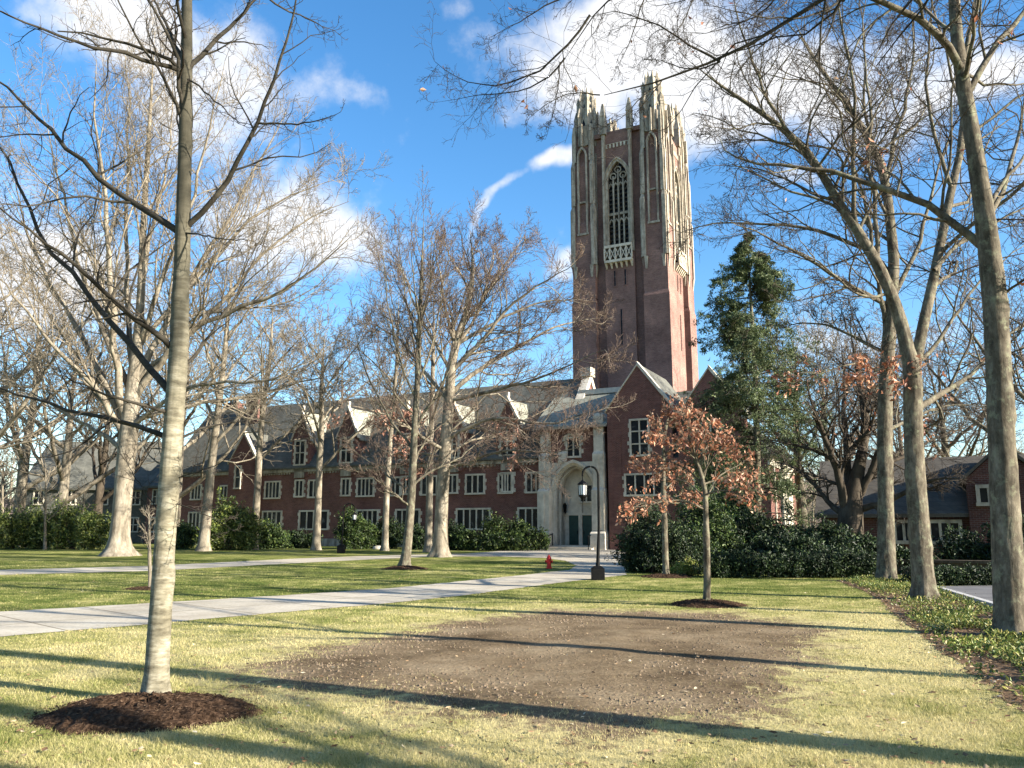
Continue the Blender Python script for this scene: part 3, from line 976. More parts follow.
def window(parent, x, z0, z1, w, lights, transoms, y, frame='stone', name='window', quoin=True, head=False, seed=0, panes=True):
    """stone surround with mullions standing proud of the wall, glazing set back in it"""
    rng = random.Random(int(x * 37 + z0 * 11) + seed)
    m = MB(); b = .15; yf = y - .13; yb = y + .02
    xl, xr = x - w / 2, x + w / 2
    m.box(xl, xl + b, yf, yb, z0 + b, z1 - b); m.box(xr - b, xr, yf, yb, z0 + b, z1 - b)
    m.box(xl - .03, xr + .03, yf - .05, yb, z0, z0 + b); m.box(xl, xr, yf, yb, z1 - b, z1)
    if head: m.box(xl - .1, xr + .1, yf - .08, yb, z1 + .002, z1 + .1)
    iw = (w - 2 * b); lw = iw / lights
    for i in range(1, lights): m.box(xl + b + i * lw - .055, xl + b + i * lw + .055, yf + .02, yb - .003, z0 + b, z1 - b)
    for k in range(1, transoms + 1):
        zt = z0 + (z1 - z0) * k / (transoms + 1)
        for i in range(lights): m.box(xl + b + i * lw + (.055 if i else 0), xl + b + (i + 1) * lw - (.055 if i < lights - 1 else 0), yf + .03, yb - .004, zt - .05, zt + .05)
    if quoin:
        z = z0 + .05; k = rng.randint(0, 1)
        while z < z1 - .3:
            h = rng.uniform(.26, .36)
            if k % 2 == 0:
                e = rng.uniform(.10, .2)
                m.box(xl - e, xl - .002, y - .05, yb - .006, z, z + h); m.box(xr + .002, xr + e, y - .05, yb - .006, z, z + h)
            z += h + .01; k += 1
    f = m.build(name, frame, parent)
    p = MB()
    for i in range(lights):
        a0 = xl + b + i * lw + (.055 if i else 0); a1 = xl + b + (i + 1) * lw - (.055 if i < lights - 1 else 0)
        t = rng.uniform(-.006, .006)
        p.poly([(a0, y - .03 + t, z0 + b), (a1, y - .03 - t, z0 + b), (a1, y - .03 - t, z1 - b), (a0, y - .03 + t, z1 - b)])
    p.build('pane', 'glass', f)
    return f


def u_of(px, yl=0):   # hall x of a picture column on the plane y = yl
    k = (px - 512) / 816.0
    ca, sa = math.cos(HA), math.sin(HA)
    X0, Y0 = 5.18 - sa * yl, 66 + ca * yl
    return (k * Y0 - X0) / (ca - k * sa)


def build_hall():
    w = MB()
    EV, RZ, RY = 7.55, 15.0, 5.6
    w.box(-48, -2.1, 0, 11.2, -.2, EV); w.box(-2.1, -.7, 2.1, 11.2, -.2, EV)                             # west wing
    w.prismx([(0, EV), (11.2, EV), (RY, RZ - .05)], -1.3, -.75)     # gable end wall
    # gable ended bay far along the wing
    gx = u_of(243); 
    w.box(gx - 1.9, gx + 1.9, -.7, 0.3, -.2, 8.3)
    w.prism([(gx - 1.9, 8.3), (gx + 1.9, 8.3), (gx, 11.2)], -.7, -.3)
    w.build('wall', 'brick', H)
    r = MB()
    def slope(x0, x1, ye=-.35, yr=RY, ze=EV, zr=RZ, th=.16):
        r.prismx([(ye, ze - .1), (ye, ze - .1 + th), (yr, zr + th), (2 * yr - ye, ze - .1 + th), (2 * yr - ye, ze - .1), (yr, zr)], x0, x1)
    slope(-48.3, -1.3)
    r.prism([(gx - 2.15, 8.0), (gx, 11.25), (gx + 2.15, 8.0), (gx + 2.15, 8.2), (gx, 11.45), (gx - 2.15, 8.2)], -.35, 3.0)
    r.build('roof', 'slate', H)
    # eaves cornice, string courses, plinth
    c = MB()
    c.box(-48, gx - 2.2, -.2, 0, EV - .42, EV - .12); c.box(gx + 2.2, -3.4, -.2, 0, EV - .42, EV - .12)
    c.build('cornice', 'stone_dark', H)
    def dentils(x0, x1, zt, zb, w_, gap):
        pl = [(x0, zt)]; x = x0
        while x < x1:
            pl += [(x, zb), (x + w_, zb), (x + w_, zt - .03), (x + w_ + gap, zt - .03)]; x += w_ + gap
        return pl + [(x, zt)]
    c = MB(); c.prism(dentils(gx + 2.3, -3.5, EV - .425, EV - .62, .16, .18), -.12, 0)
    c.build('corbel_table', 'stone_dark', H)
    c = MB(); c.box(-48, gx - 1.95, -.07, 0, .0, .7); c.box(gx + 1.95, -3.2, -.07, 0, .0, .7); c.build('plinth', 'stone_dark', H)
    cp = MB()
    cp.loft([[(gx + .0, -.78, 11.5), (gx, -.3, 11.5), (gx, -.3, 11.2), (gx, -.78, 11.2)], [(gx + 2.05, -.78, 8.5), (gx + 2.05, -.3, 8.5), (gx + 2.05, -.3, 8.15), (gx + 2.05, -.78, 8.15)]])
    cp.loft([[(gx - .003, -.78, 11.32), (gx - .003, -.3, 11.32), (gx - .003, -.3, 11.2), (gx - .003, -.78, 11.2)], [(gx - 2.05, -.78, 8.27), (gx - 2.05, -.3, 8.27), (gx - 2.05, -.3, 8.15), (gx - 2.05, -.78, 8.15)]])
    cp.build('coping', 'stone', H)
    # end gable parapet with kneelers: the sunlit stone against the tower
    cp = MB()
    for sgn in (1, -1):
        a = (RY, RZ + .55); b = (RY - sgn * (RY + .4), EV + .2)
        cp.prismx([(a[0], a[1]), (b[0], b[1]), (b[0], b[1] - .75), (a[0], a[1] - .75)], -1.35 + (.004 if sgn < 0 else 0), -.6 + (.004 if sgn < 0 else 0))
    cp.box(-1.5, -.45, RY - .55, RY + .55, RZ + .2, RZ + 1.0)
    cp.build('gable_parapet', 'stone', H)
    # dormers
    for k, (px, big) in enumerate(((297, 1), (344, 1), (405, 1), (452, 1), (508, 1))):
        x = u_of(px); hw = 1.12; za = 13.0 if k < 2 else 12.6; zs = 10.45
        d = MB(); d.box(x - hw, x + hw, -.12, .25, EV - .9, zs); d.prism([(x - hw, zs), (x + hw, zs), (x, za)], -.12, .2)
        d.box(x - hw, x - hw + .2, .25, 2.6, EV, zs - .1); d.box(x + hw - .2, x + hw, .25, 2.6, EV, zs - .1)
        dm = d.build('dormer', 'brick', H)
        rf = MB(); o = .22; y1 = (za - EV) / ((RZ - EV) / RY) + .5
        sl = (za - zs) / hw
        rf.prism([(x - hw - o, zs - o * sl), (x, za), (x + hw + o, zs - o * sl), (x + hw + o, zs - o * sl + .16), (x, za + .16), (x - hw - o, zs - o * sl + .16)], .06, y1)
        rf.build('dormer_roof', 'slate_green', dm)
        cp = MB()
        for s in (1, -1):
            tk = .40 if s > 0 else .13; cp.prism([(x - .001 * s, za + .02 + tk), (x + s * (hw + .2), zs - .28 + tk), (x + s * (hw + .2), zs - .28), (x - .001 * s, za + .02)], -.24 + .003 * (s < 0), .16)
        cp.box(x - .12, x + .12, -.2, .1, za + .3, za + .75)
        cp.build('coping', 'stone', dm)
        window(H, x, 7.75, 10.3, 1.45, 2, 1, -.12, 'stone', quoin=True)
        sp = MB(); sp.box(x - .62, x + .62, -.2, -.12, 6.55, 7.72); sp.build('stone_panel', 'stone_dark', H)
        window(H, x, 4.65, 6.4, 1.15, 2, 0, -.0, quoin=True)
    # windows of the two storeys, left to right: picture columns of each
    for (a, b, l) in ((262, 278, 4), (306, 317, 2), (355, 373, 4), (384, 400, 3), (420, 437, 3), (465, 485, 3), (498, 513, 2), (526, 548, 4)):
        x0, x1 = u_of(a), u_of(b); window(H, (x0 + x1) / 2, 4.55, 6.35, x1 - x0, l, 0, 0)
    for (a, b, l) in ((261, 281, 4), (298, 328, 4), (356, 378, 4), (395, 420, 4), (456, 491, 5), (518, 548, 4)):
        x0, x1 = u_of(a), u_of(b); window(H, (x0 + x1) / 2, 1.5, 3.4, x1 - x0, l, 0, 0)
    window(H, gx - .5, 5.6, 8.0, .9, 1, 1, -.7); window(H, u_of(221), 4.6, 6.1, 1.2, 2, 0, 0)
    window(H, u_of(193), 4.6, 6.3, 1.6, 3, 0, 0); window(H, u_of(193), 1.5, 3.4, 1.8, 3, 0, 0)
    # chimneys
    for x, y, hh in ((u_of(248, 4.5), 4.5, 16.2), (u_of(215, 5), 6.5, 15.8)):
        c = MB(); c.box(x - .9, x + .9, y - .6, y + .6, 11, hh); c.box(x - 1.02, x + 1.02, y - .72, y + .72, hh + .002, hh + .25)
        c.box(x - .98, x + .98, y - .68, y + .68, hh - 1.1, hh - .9)
        ch = c.build('chimney', 'brick', H)
        p = MB()
        for q in (-.5, 0, .5): p.lathe(x + q, y, [(.17, hh + .25), (.15, hh + .9), (.19, hh + .95), (.19, hh + 1.05)], 10)
        p.build('chimney_pot', 'stone_dark', ch)

    # ---------------- entrance bay
    e = MB()
    e.box(-2.9, -2.0, -.2, 8, -.1, 9.9); e.box(2.0, 2.7, -.2, 8, -.1, 9.9)      # bay flanks
    e.box(-2.0, 2.0, -.2, .5, 6.9, 9.9)
    e.box(-2.0, 2.0, 1.6, 2.0, -.1, 9.9); e.box(2.7, 3.2, 1.0, 8, -.1, 9.7)
    e.build('entrance_bay_wall', 'brick', H)
    r = MB()
    r.prismx([(-.75, 9.78), (-.75, 9.98), (4.4, 13.45), (9, 10), (9, 9.8), (4.4, 13.25)], -3.6, 3.08)
    r.build('entrance_bay_roof', 'slate_green', H)
    r = MB(); r.box(-1.2, 3.07, 4.0, 4.9, 13.3, 13.75); r.build('ridge_capping', 'stone', H)
    g = MB(); g.box(-3.6, 3.07, -.9, -.75, 9.72, 9.9); g.build('gutter', 'stone_dark', H)
    p = MB()
    A0 = arch(1.72, 4.7, 2.15, 14, 0, .15)
    holed(p, -2.0, 2.0, .15, 7.0, A0, -.32, .45)
    p.build('portal_wall', 'stone', H)
    for k in range(3):
        m = MB(); w0 = 1.72 - .10 * k - .002; w1 = 1.72 - .10 * (k + 1)
        A = arch(w0, 4.7, 2.15 - .1 * k, 14, 0, .15); B = arch(w1, 4.7, 2.15 - .1 * (k + 1), 14, 0, .15)
        m.band(A, B, -.22 + .2 * k, .5 + .15 * k); m.build('archway_moulding', 'stone' if k % 2 == 0 else 'stone_dark', H)
    m = MB(); A = arch(1.98, 4.7, 2.5, 14, 0); B = arch(1.80, 4.7, 2.25, 14, 0); m.band(A, B, -.46, -.30); m.build('hood_mould', 'stone', H)
    bk = MB(); bk.box(-1.45, 1.45, 1.15, 1.45, .3, 6.7); bk.box(-2.0, -1.42, .5, 1.5, .15, 6.9); bk.box(1.42, 2.0, .5, 1.5, .15, 6.9)
    bk.box(-1.4, 1.4, 1.0, 1.15, 2.72, 2.92)
    bk.box(-.16, .16, .98, 1.15, .3, 3.6)
    bk.build('porch_back_wall', 'stone', H)
    window(H, .55, 3.7, 5.3, 1.3, 2, 0, 1.13, quoin=False)
    for s in (-1, 1):
        d = MB(); d.box(s * .62 - .43, s * .62 + .43, 1.08, 1.15, .32, 2.7)
        for zz in (.5, 1.25, 2.0):
            for xx in (-.2, .2): d.box(s * .62 + xx - .14, s * .62 + xx + .14, 1.055, 1.08, zz, zz + .55)
        do = d.build('door', 'door', H)
        h = MB(); h.box(s * .62 - s * .33 - .025, s * .62 - s * .33 + .025, .99, 1.055, 1.2, 1.45); h.build('handle', 'iron', do)
    # buttresses either side, weathered stone in stages
    for bx, top in ((-2.45, 9.6), (2.32, 10.9)):
        m = MB(); b = .42
        for (z0, z1, dp, ww) in ((-.1, 1.5, 1.0, .62), (1.5, 4.9, .82, .52), (4.9, 7.8, .62, .46), (7.8, top, .45, .40)):
            m.box(bx - ww, bx + ww, -.2 - dp, -.2, z0, z1 - .25)
            m.loft([[(bx - ww, -.2 - dp, z1 - .25), (bx + ww, -.2 - dp, z1 - .25), (bx + ww, -.2, z1 - .25), (bx - ww, -.2, z1 - .25)],
                    [(bx - ww * .85, -.2 - dp * .72, z1), (bx + ww * .85, -.2 - dp * .72, z1), (bx + ww * .85, -.2, z1), (bx - ww * .85, -.2, z1)]])
        m.box(bx - .12, bx + .12, -1.12, -1.0, 1.7, 4.4); m.box(bx - .1, bx + .1, -.9, -.8, 5.1, 7.4)
        m.build('buttress', 'stone', H)
    window(H, 0, 7.35, 9.1, 1.35, 2, 0, -.2, quoin=True)
    m = MB(); A = arch(.95, 8.75, .55, 8, 0); B = arch(.72, 8.75, .38, 8, 0); m.band(A, B, -.36, -.2); m.build('label_mould', 'stone', H)
    st = MB()
    for k in range(3): st.box(-2.0 - .0, 2.0, -1.7 + .42 * k, 1.2 - .002 * k, .0 if k == 0 else .1 * k + .001, .1 * (k + 1))
    st.build('steps', 'stone', H)
    for sx in (-1.75, 1.75):
        m = MB()
        m.box(sx - .025, sx + .025, -1.75, -1.70, 0, 1.0); m.box(sx - .025, sx + .025, -.75, -.7, 0.2, 1.2)
        m.loft([[(sx - .03, -1.8, .98), (sx + .03, -1.8, .98), (sx + .03, -1.8, 1.04), (sx - .03, -1.8, 1.04)], [(sx - .03, -.65, 1.2), (sx + .03, -.65, 1.2), (sx + .03, -.65, 1.26), (sx - .03, -.65, 1.26)]])
        m.build('handrail', 'iron', H)
    m = MB(); lx = -1.28
    m.lathe(lx, .82, [(.03, 3.75), (.16, 3.55), (.17, 3.5), (.13, 3.0), (.06, 2.9), (.02, 2.8)], 6); m.box(lx - .3, lx, .8, .84, 3.6, 3.66)
    m.build('wall_lantern', 'iron', H)
    wp = MB(); wp.box(2.75, 3.3, .55, 1.0, 6.0, 6.8); wp.build('stone_plaque', 'stone', H)

    # ---------------- gabled east wing
    g1, hw1, g2, hw2 = 5.75, 2.65, u_of(718), 2.55
    w = MB()
    w.box(3.1, 15.5, -.6, 0.4, -.2, 7.0); w.box(3.1, 8.4, -.6, .4, 7, 11.0); w.prism([(3.1, 11.0), (8.4, 11.0), (g1, 14.5)], -.6, -.2)
    w.box(3.1, 3.4, .4, 9, -.2, 11.0)
    w.box(g2 - hw2, g2 + hw2, -.65, .4, 6.5, 10.2); w.prism([(g2 - hw2, 10.2), (g2 + hw2, 10.2), (g2, 13.7)], -.65, -.2)
    w.box(15.2, 15.5, .4, 17, -.2, 7.0); w.box(3.1, 15.2, 16.6, 17, -.2, 7.0)
    w.build('wing_wall', 'brick', H)
    r = MB()
    for (gx_, hw, zs, za) in ((g1, hw1, 11.0, 14.5), (g2, hw2, 10.2, 13.7)):
        s = (za - zs) / hw
        r.prism([(gx_ - hw - .1, zs - .1 * s), (gx_, za), (gx_ + hw + .1, zs - .1 * s), (gx_ + hw + .1, zs - .1 * s + .2), (gx_, za + .2), (gx_ - hw - .1, zs - .1 * s + .2)], -.2, 7.5)
    # hipped main roof of the wing
    z0 = 6.9
    E = [(3.2, -.5, z0), (15.9, -.5, z0), (15.9, 17.2, z0), (3.2, 17.2, z0)]
    ra, rb = (3.2, 8, 13.6), (9.5, 8, 13.6)
    r.poly([E[0], E[1], rb, ra]); r.poly([E[1], E[2], rb]); r.poly([E[2], E[3], ra, rb]); r.poly([E[3], E[0], ra]); r.poly(E[::-1])
    r.build('wing_roof', 'slate', H)
    cp = MB()
    for (gx_, hw, zs, za) in ((g1, hw1, 11.0, 14.5), (g2, hw2, 10.2, 13.7)):
        for s in (1, -1):
            tk = .34 if s > 0 else .14; cp.prism([(gx_ - .001 * s, za + tk), (gx_ + s * (hw + .18), zs - .2 + tk), (gx_ + s * (hw + .18), zs - .2), (gx_ - .001 * s, za + .0)], -.74 + .003 * (s < 0), -.12)
            if s > 0: cp.box(gx_ + s * (hw + .02) - .22, gx_ + s * (hw + .02) + .22, -.76, -.1, zs - .5, zs - .205)
    cp.build('gable_coping', 'stone', H)
    window(H, g1 + .05, 7.2, 10.2, 1.65, 2, 2, -.6); window(H, g1 + .35, 4.1, 5.9, 3.3, 4, 0, -.6)
    window(H, g2, 7.2, 9.6, 1.6, 2, 1, -.65); window(H, g2, 3.9, 5.7, 3.0, 4, 0, -.6)
    m = MB(); m.box(3.95, 4.25, -.66, -.6, 5.0, 9.3); m.build('rainwater_niche', 'brick', H)
    m = MB(); m.box(15.45, 15.62, -.68, 17.05, 6.2, 6.75); m.box(15.45, 15.6, 1, 1.5, 0, 6.2); m.box(15.45, 15.6, 4.0, 9.8, 1.8, 6.2); m.box(15.45, 15.6, 12, 12.6, 0, 6.2); m.build('stone_dressing', 'stone', H)


build_hall()

# ------------------------------------------------------------------ bell tower
def build_tower():
    T = empty('bell_tower', (14.65, 91.7, 0), HA, 'tall red brick gothic bell tower with limestone pinnacles behind the entrance', 'tower')
    s = MB(); h = 4.75
    s.box(-h, h, -h, h, 0, 47.6)
    s.build('shaft', 'brick_tower', T)
    for q in range(4):
        a = q * math.pi / 2
        # central bay with a deep arched opening
        b = MB(); bw = 1.74; yf = -5.3; yb = -h + .01
        b.box(-bw, bw, yf, yb, 0, 33.4)
        O = arch(1.22, 41.4, 2.3, 10, 0, 33.4)
        holed(b, -bw, bw, 33.4, 47.2, O, yf, yb)
        b.rot(a).build('belfry_bay', 'brick_tower', T)
        f = MB()
        A = arch(1.55, 41.4, 2.75, 10, 0, 33.4); B = arch(1.2, 41.4, 2.27, 10, 0, 33.4); f.band(A, B, yf - .18, yf + .2)
        A = arch(1.68, 41.2, 3.0, 10, 0); B = arch(1.56, 41.2, 2.82, 10, 0); f.band(A, B, yf - .3, yf - .05)
        for x in (-.6, 0, .6): f.box(x - .075, x + .075, yf + .05, yf + .3, 33.4, 42.0 if x else 42.8)
        for z in (37.2,): f.box(-1.2, 1.2, yf + .07, yf + .28, z, z + .28)
        for x in (-.9, -.3, .3, .9):
            for (zz, ww) in ((36.2, .3), (40.6, .3)):
                A = arch(ww, zz, .62, 5, x); B = arch(ww - .11, zz, .42, 5, x); f.band(A, B, yf + .08, yf + .26)
        for (x, z, r_) in ((-.6, 42.0, .42), (.6, 42.0, .42), (0, 42.75, .42)):
            k = 12; A = [(x + r_ * math.cos(i * 2 * math.pi / k), z + r_ * math.sin(i * 2 * math.pi / k)) for i in range(k + 1)]
            B = [(x + (r_ - .12) * math.cos(i * 2 * math.pi / k), z + (r_ - .12) * math.sin(i * 2 * math.pi / k)) for i in range(k + 1)]
            f.band(A, B, yf + .09, yf + .25)
        fo = f.rot(a).build('belfry_window', 'stone_dark', T)
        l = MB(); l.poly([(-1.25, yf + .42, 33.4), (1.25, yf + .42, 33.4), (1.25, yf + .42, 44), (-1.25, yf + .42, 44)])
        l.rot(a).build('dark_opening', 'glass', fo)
        l = MB()
        z = 33.6
        while z < 43:
            l.loft([[(-1.18, yf + .22, z), (1.18, yf + .22, z), (1.18, yf + .38, z + .22), (-1.18, yf + .38, z + .22)], [(-1.18, yf + .22, z + .04), (1.18, yf + .22, z + .04), (1.18, yf + .38, z + .26), (-1.18, yf + .38, z + .26)]]); z += .55
        l.rot(a).build('louvre', 'bark_dark', fo)
        # slender pilasters rising through the parapet as pinnacles
        for x in (-1.62, 1.62):
            p = MB(); p.box(x - .19, x + .19, yf - .24, yf + .0, 32.5, 47.3)
            p.box(x - .12, x + .12, yf - .4, yf - .28, 33.5, 46.2)
            p.loft([[(x - .36, yf - .40, 47.3), (x + .36, yf - .40, 47.3), (x + .36, yf + .3, 47.3), (x - .36, yf + .3, 47.3)], [(x - .3, yf - .35, 49.6), (x + .3, yf - .35, 49.6), (x + .3, yf + .25, 49.6), (x - .3, yf + .25, 49.6)]])
            p.loft([[(x - .36, yf - .4, 49.6), (x + .36, yf - .4, 49.6), (x + .36, yf + .3, 49.6), (x - .36, yf + .3, 49.6)], [(x - .1, yf - .14, 51.3), (x + .1, yf - .14, 51.3), (x + .1, yf + .06, 51.3), (x - .1, yf + .06, 51.3)]])
            p.rot(a).build('pinnacle', 'stone_dark', T)
        # balcony under the belfry window
        bl = MB(); y0 = yf - .62
        bl.box(-1.62, 1.62, y0, yf - .01, 31.35, 31.65); bl.box(-1.62, 1.62, y0, y0 + .2, 33.1, 33.4)
        n = 5; w_ = 3.24 / n
        for i in range(n + 1): bl.box(-1.62 + i * w_ - .07, -1.62 + i * w_ + .07, y0 + .02, y0 + .18, 31.65, 33.1)
        for i in range(n):
            c = -1.62 + (i + .5) * w_; 
            for (d1, d2) in (((c - w_ / 2 + .07, 31.7), (c + w_ / 2 - .07, 33.05)), ((c + w_ / 2 - .07, 31.7), (c - w_ / 2 + .07, 33.05))):
                t = .09; bl.prism([(d1[0], d1[1]), (d1[0], d1[1] + t * 2), (d2[0], d2[1]), (d2[0], d2[1] - t * 2)], y0 + .05, y0 + .14 if d1[0] < d2[0] else y0 + .15)
        for i in range(n + 1): bl.loft([[(-1.5 + i * .6 - .12, yf - .5, 31.35), (-1.5 + i * .6 + .12, yf - .5, 31.35), (-1.5 + i * .6 + .12, yf, 31.35), (-1.5 + i * .6 - .12, yf, 31.35)], [(-1.5 + i * .6 - .07, yf - .12, 30.75), (-1.5 + i * .6 + .07, yf - .12, 30.75), (-1.5 + i * .6 + .07, yf, 30.75), (-1.5 + i * .6 - .07, yf, 30.75)]])
        bl.rot(a).build('balcony', 'stone', T)
        l = MB(); l.poly([(-1.5, y0 + .22, 31.65), (1.5, y0 + .22, 31.65), (1.5, y0 + .22, 33.1), (-1.5, y0 + .22, 33.1)]); l.rot(a).build('balcony_shade_sheet', 'bark_dark', T)  # dark sheet standing in for the shade behind the pierced parapet
        for (x, z0_, z1_, w__) in ((-.62, 28.7, 30.5, .2), (.62, 28.7, 30.5, .2), (.05, 21.8, 25.9, .2)):
            m = MB(); t = .08
            m.box(x - w__ / 2 - t, x - w__ / 2, yf - .06, yf + .02, z0_, z1_); m.box(x + w__ / 2, x + w__ / 2 + t, yf - .06, yf + .02, z0_, z1_); m.box(x - w__ / 2 - t, x + w__ / 2 + t, yf - .08, yf + .02, z0_ - .12, z0_ - .002)
            sl_ = m.rot(a).build('slit_window', 'brick_tower', T)
            m = MB(); m.poly([(x - w__ / 2, yf - .012, z0_), (x + w__ / 2, yf - .012, z0_), (x + w__ / 2, yf - .012, z1_), (x - w__ / 2, yf - .012, z1_)]); m.rot(a).build('pane', 'glass', sl_)
        # parapet with corbel dots
        m = MB(); m.box(-3.0, 3.0, -h - .35, -h + .3, 47.2, 47.75); m.rot(a).build('parapet', 'brick_tower', T)
        m = MB(); pl = [(-1.35, 46.02)]; x = -1.35
        while x < 1.3:
            pl += [(x, 45.5), (x + .2, 45.5), (x + .2, 45.98), (x + .44, 45.98)]; x += .44
        m.prism(pl + [(x, 46.02)], yf - .1, yf + .02)
        m.rot(a).build('corbel_table', 'stone', T)
    # corner piers with stone panelled tops
    for q in range(4):
        a = q * math.pi / 2
        m = MB(); c = 4.3
        for (z0, z1, hh, c_) in ((0, 27.5, 1.46, 4.28), (27.5, 37, 1.38, 4.24), (37, 44.5, 1.28, 4.18), (44.5, 48, 1.15, 4.1)):
            m.box(c_ - hh, c_ + hh, -c_ - hh, -c_ + hh, z0, z1 - .5)
            m.loft([[(c_ - hh, -c_ - hh, z1 - .5), (c_ + hh, -c_ - hh, z1 - .5), (c_ + hh, -c_ + hh, z1 - .5), (c_ - hh, -c_ + hh, z1 - .5)],
                    [(c_ - hh + .12, -c_ - hh + .12, z1), (c_ + hh - .12, -c_ - hh + .12, z1), (c_ + hh - .12, -c_ + hh - .12, z1), (c_ - hh + .12, -c_ + hh - .12, z1)]])
        pr = m.rot(a).build('corner_pier', 'brick_tower', T)
        m = MB()
        cx, cy = 4.24, -4.24
        darks = []

        def face_ribs(rt):
            k = MB()
            # local pier face looking to -y, centre x 0, face plane at y=-1.4
            for x in (-1.2, 1.2):
                for (z0, z1, w_, pr_) in ((31.5, 39, .21, .20), (39, 44.5, .19, .12), (44.5, 48.6, .17, .0)):
                    x = math.copysign(1.2 if z0 < 38 else 1.12 if z0 < 44 else 1.0, x)
                    k.box(x - w_, x + w_, -1.38 - pr_, -1.0, z0, z1 - .6)
                    k.loft([[(x - w_, -1.38 - pr_, z1 - .6), (x + w_, -1.38 - pr_, z1 - .6), (x + w_, -1.0, z1 - .6), (x - w_, -1.0, z1 - .6)], [(x - .1, -1.25, z1 + .6), (x + .1, -1.25, z1 + .6), (x + .1, -1.05, z1 + .6), (x - .1, -1.05, z1 + .6)]])
                k.loft([[(x - .21, -1.58, 31.5), (x + .21, -1.58, 31.5), (x + .21, -1.0, 31.5), (x - .21, -1.0, 31.5)], [(x - .12, -1.42, 30.1), (x + .12, -1.42, 30.1), (x + .12, -1.0, 30.1), (x - .12, -1.0, 30.1)]])
            A = arch(.72, 45.0, 1.5, 6, 0, 35.5); A = arch(.62, 45.0, 1.35, 6, 0, 35.5); B = arch(.42, 45.0, 1.0, 6, 0, 35.5); k.band(A, B, -1.52, -1.2)
            A = arch(.72, 34.0, .9, 6, 0); 
            dk = [(x_, -1.40, z_) for x_, z_ in arch(.36, 45.0, .95, 6, 0, 39.5)]; darks.append((rt, dk))
            k.box(-.1, .1, -1.58, -1.2, 46.4, 49.2)
            k.box(-.7, .7, -1.5, -1.2, 35.25, 35.5)
            for z in (39.2,): k.box(-.42, .42, -1.48, -1.3, z, z + .2)
            c0, s0 = math.cos(rt), math.sin(rt)
            n = len(m.v)
            m.v += [(cx + c0 * x - s0 * y, cy + s0 * x + c0 * y, z) for x, y, z in k.v]; m.f += [[i + n for i in f_] for f_ in k.f]
        for rt in (0, math.pi / 2, math.pi, -math.pi / 2): face_ribs(rt)
        m.rot(a).build('panelled_rib', 'stone_dark', pr)
        t = MB(); cx, cy = 4.1, -4.1
        t.lathe(cx, cy, [(1.34, 46.5), (1.26, 50.2), (1.16, 50.5), (1.08, 50.7), (1.02, 52.3), (.82, 52.8), (.74, 53.5), (.4, 53.9)], 8, math.pi / 8)
        for k in range(8):
            an = k * math.pi / 4 + math.pi / 8
            for (r0, z0, z1, zt, w_) in ((1.32, 46.5, 50.2, 51.5, .21), (1.05, 50.5, 52.4, 53.4, .17), (.72, 52.6, 53.6, 54.4, .12)):
                x, y = cx + r0 * math.cos(an), cy + r0 * math.sin(an)
                t.loft([t.ring(x, y, w_ * 1.4, z0, 4, an), t.ring(x, y, w_ * 1.25, z1, 4, an), t.ring(x, y, w_ * 1.6, z1 + .1, 4, an), t.ring(x, y, .03, zt, 4, an)])
        t.rot(a).build('corner_pinnacle', 'stone_dark', T)
        t = MB()
        for k in range(8):
            an = k * math.pi / 4 + math.pi / 4; ap = 1.27 * math.cos(math.pi / 8) + .012; x, y = cx + ap * math.cos(an), cy + ap * math.sin(an)
            tx, ty = -math.sin(an) * .2, math.cos(an) * .2
            t.poly([(x - tx, y - ty, 47.0), (x + tx, y + ty, 47.0), (x + tx, y + ty, 49.4), (x, y, 50.0), (x - tx, y - ty, 49.4)])
            ap = 1.03 * math.cos(math.pi / 8) + .015; x, y = cx + ap * math.cos(an), cy + ap * math.sin(an)
            t.poly([(x - tx * .7, y - ty * .7, 50.9), (x + tx * .7, y + ty * .7, 50.9), (x + tx * .7, y + ty * .7, 51.8), (x, y, 52.2), (x - tx * .7, y - ty * .7, 51.8)])
        t.rot(a).build('lancet_opening', 'glass', T)


build_tower()

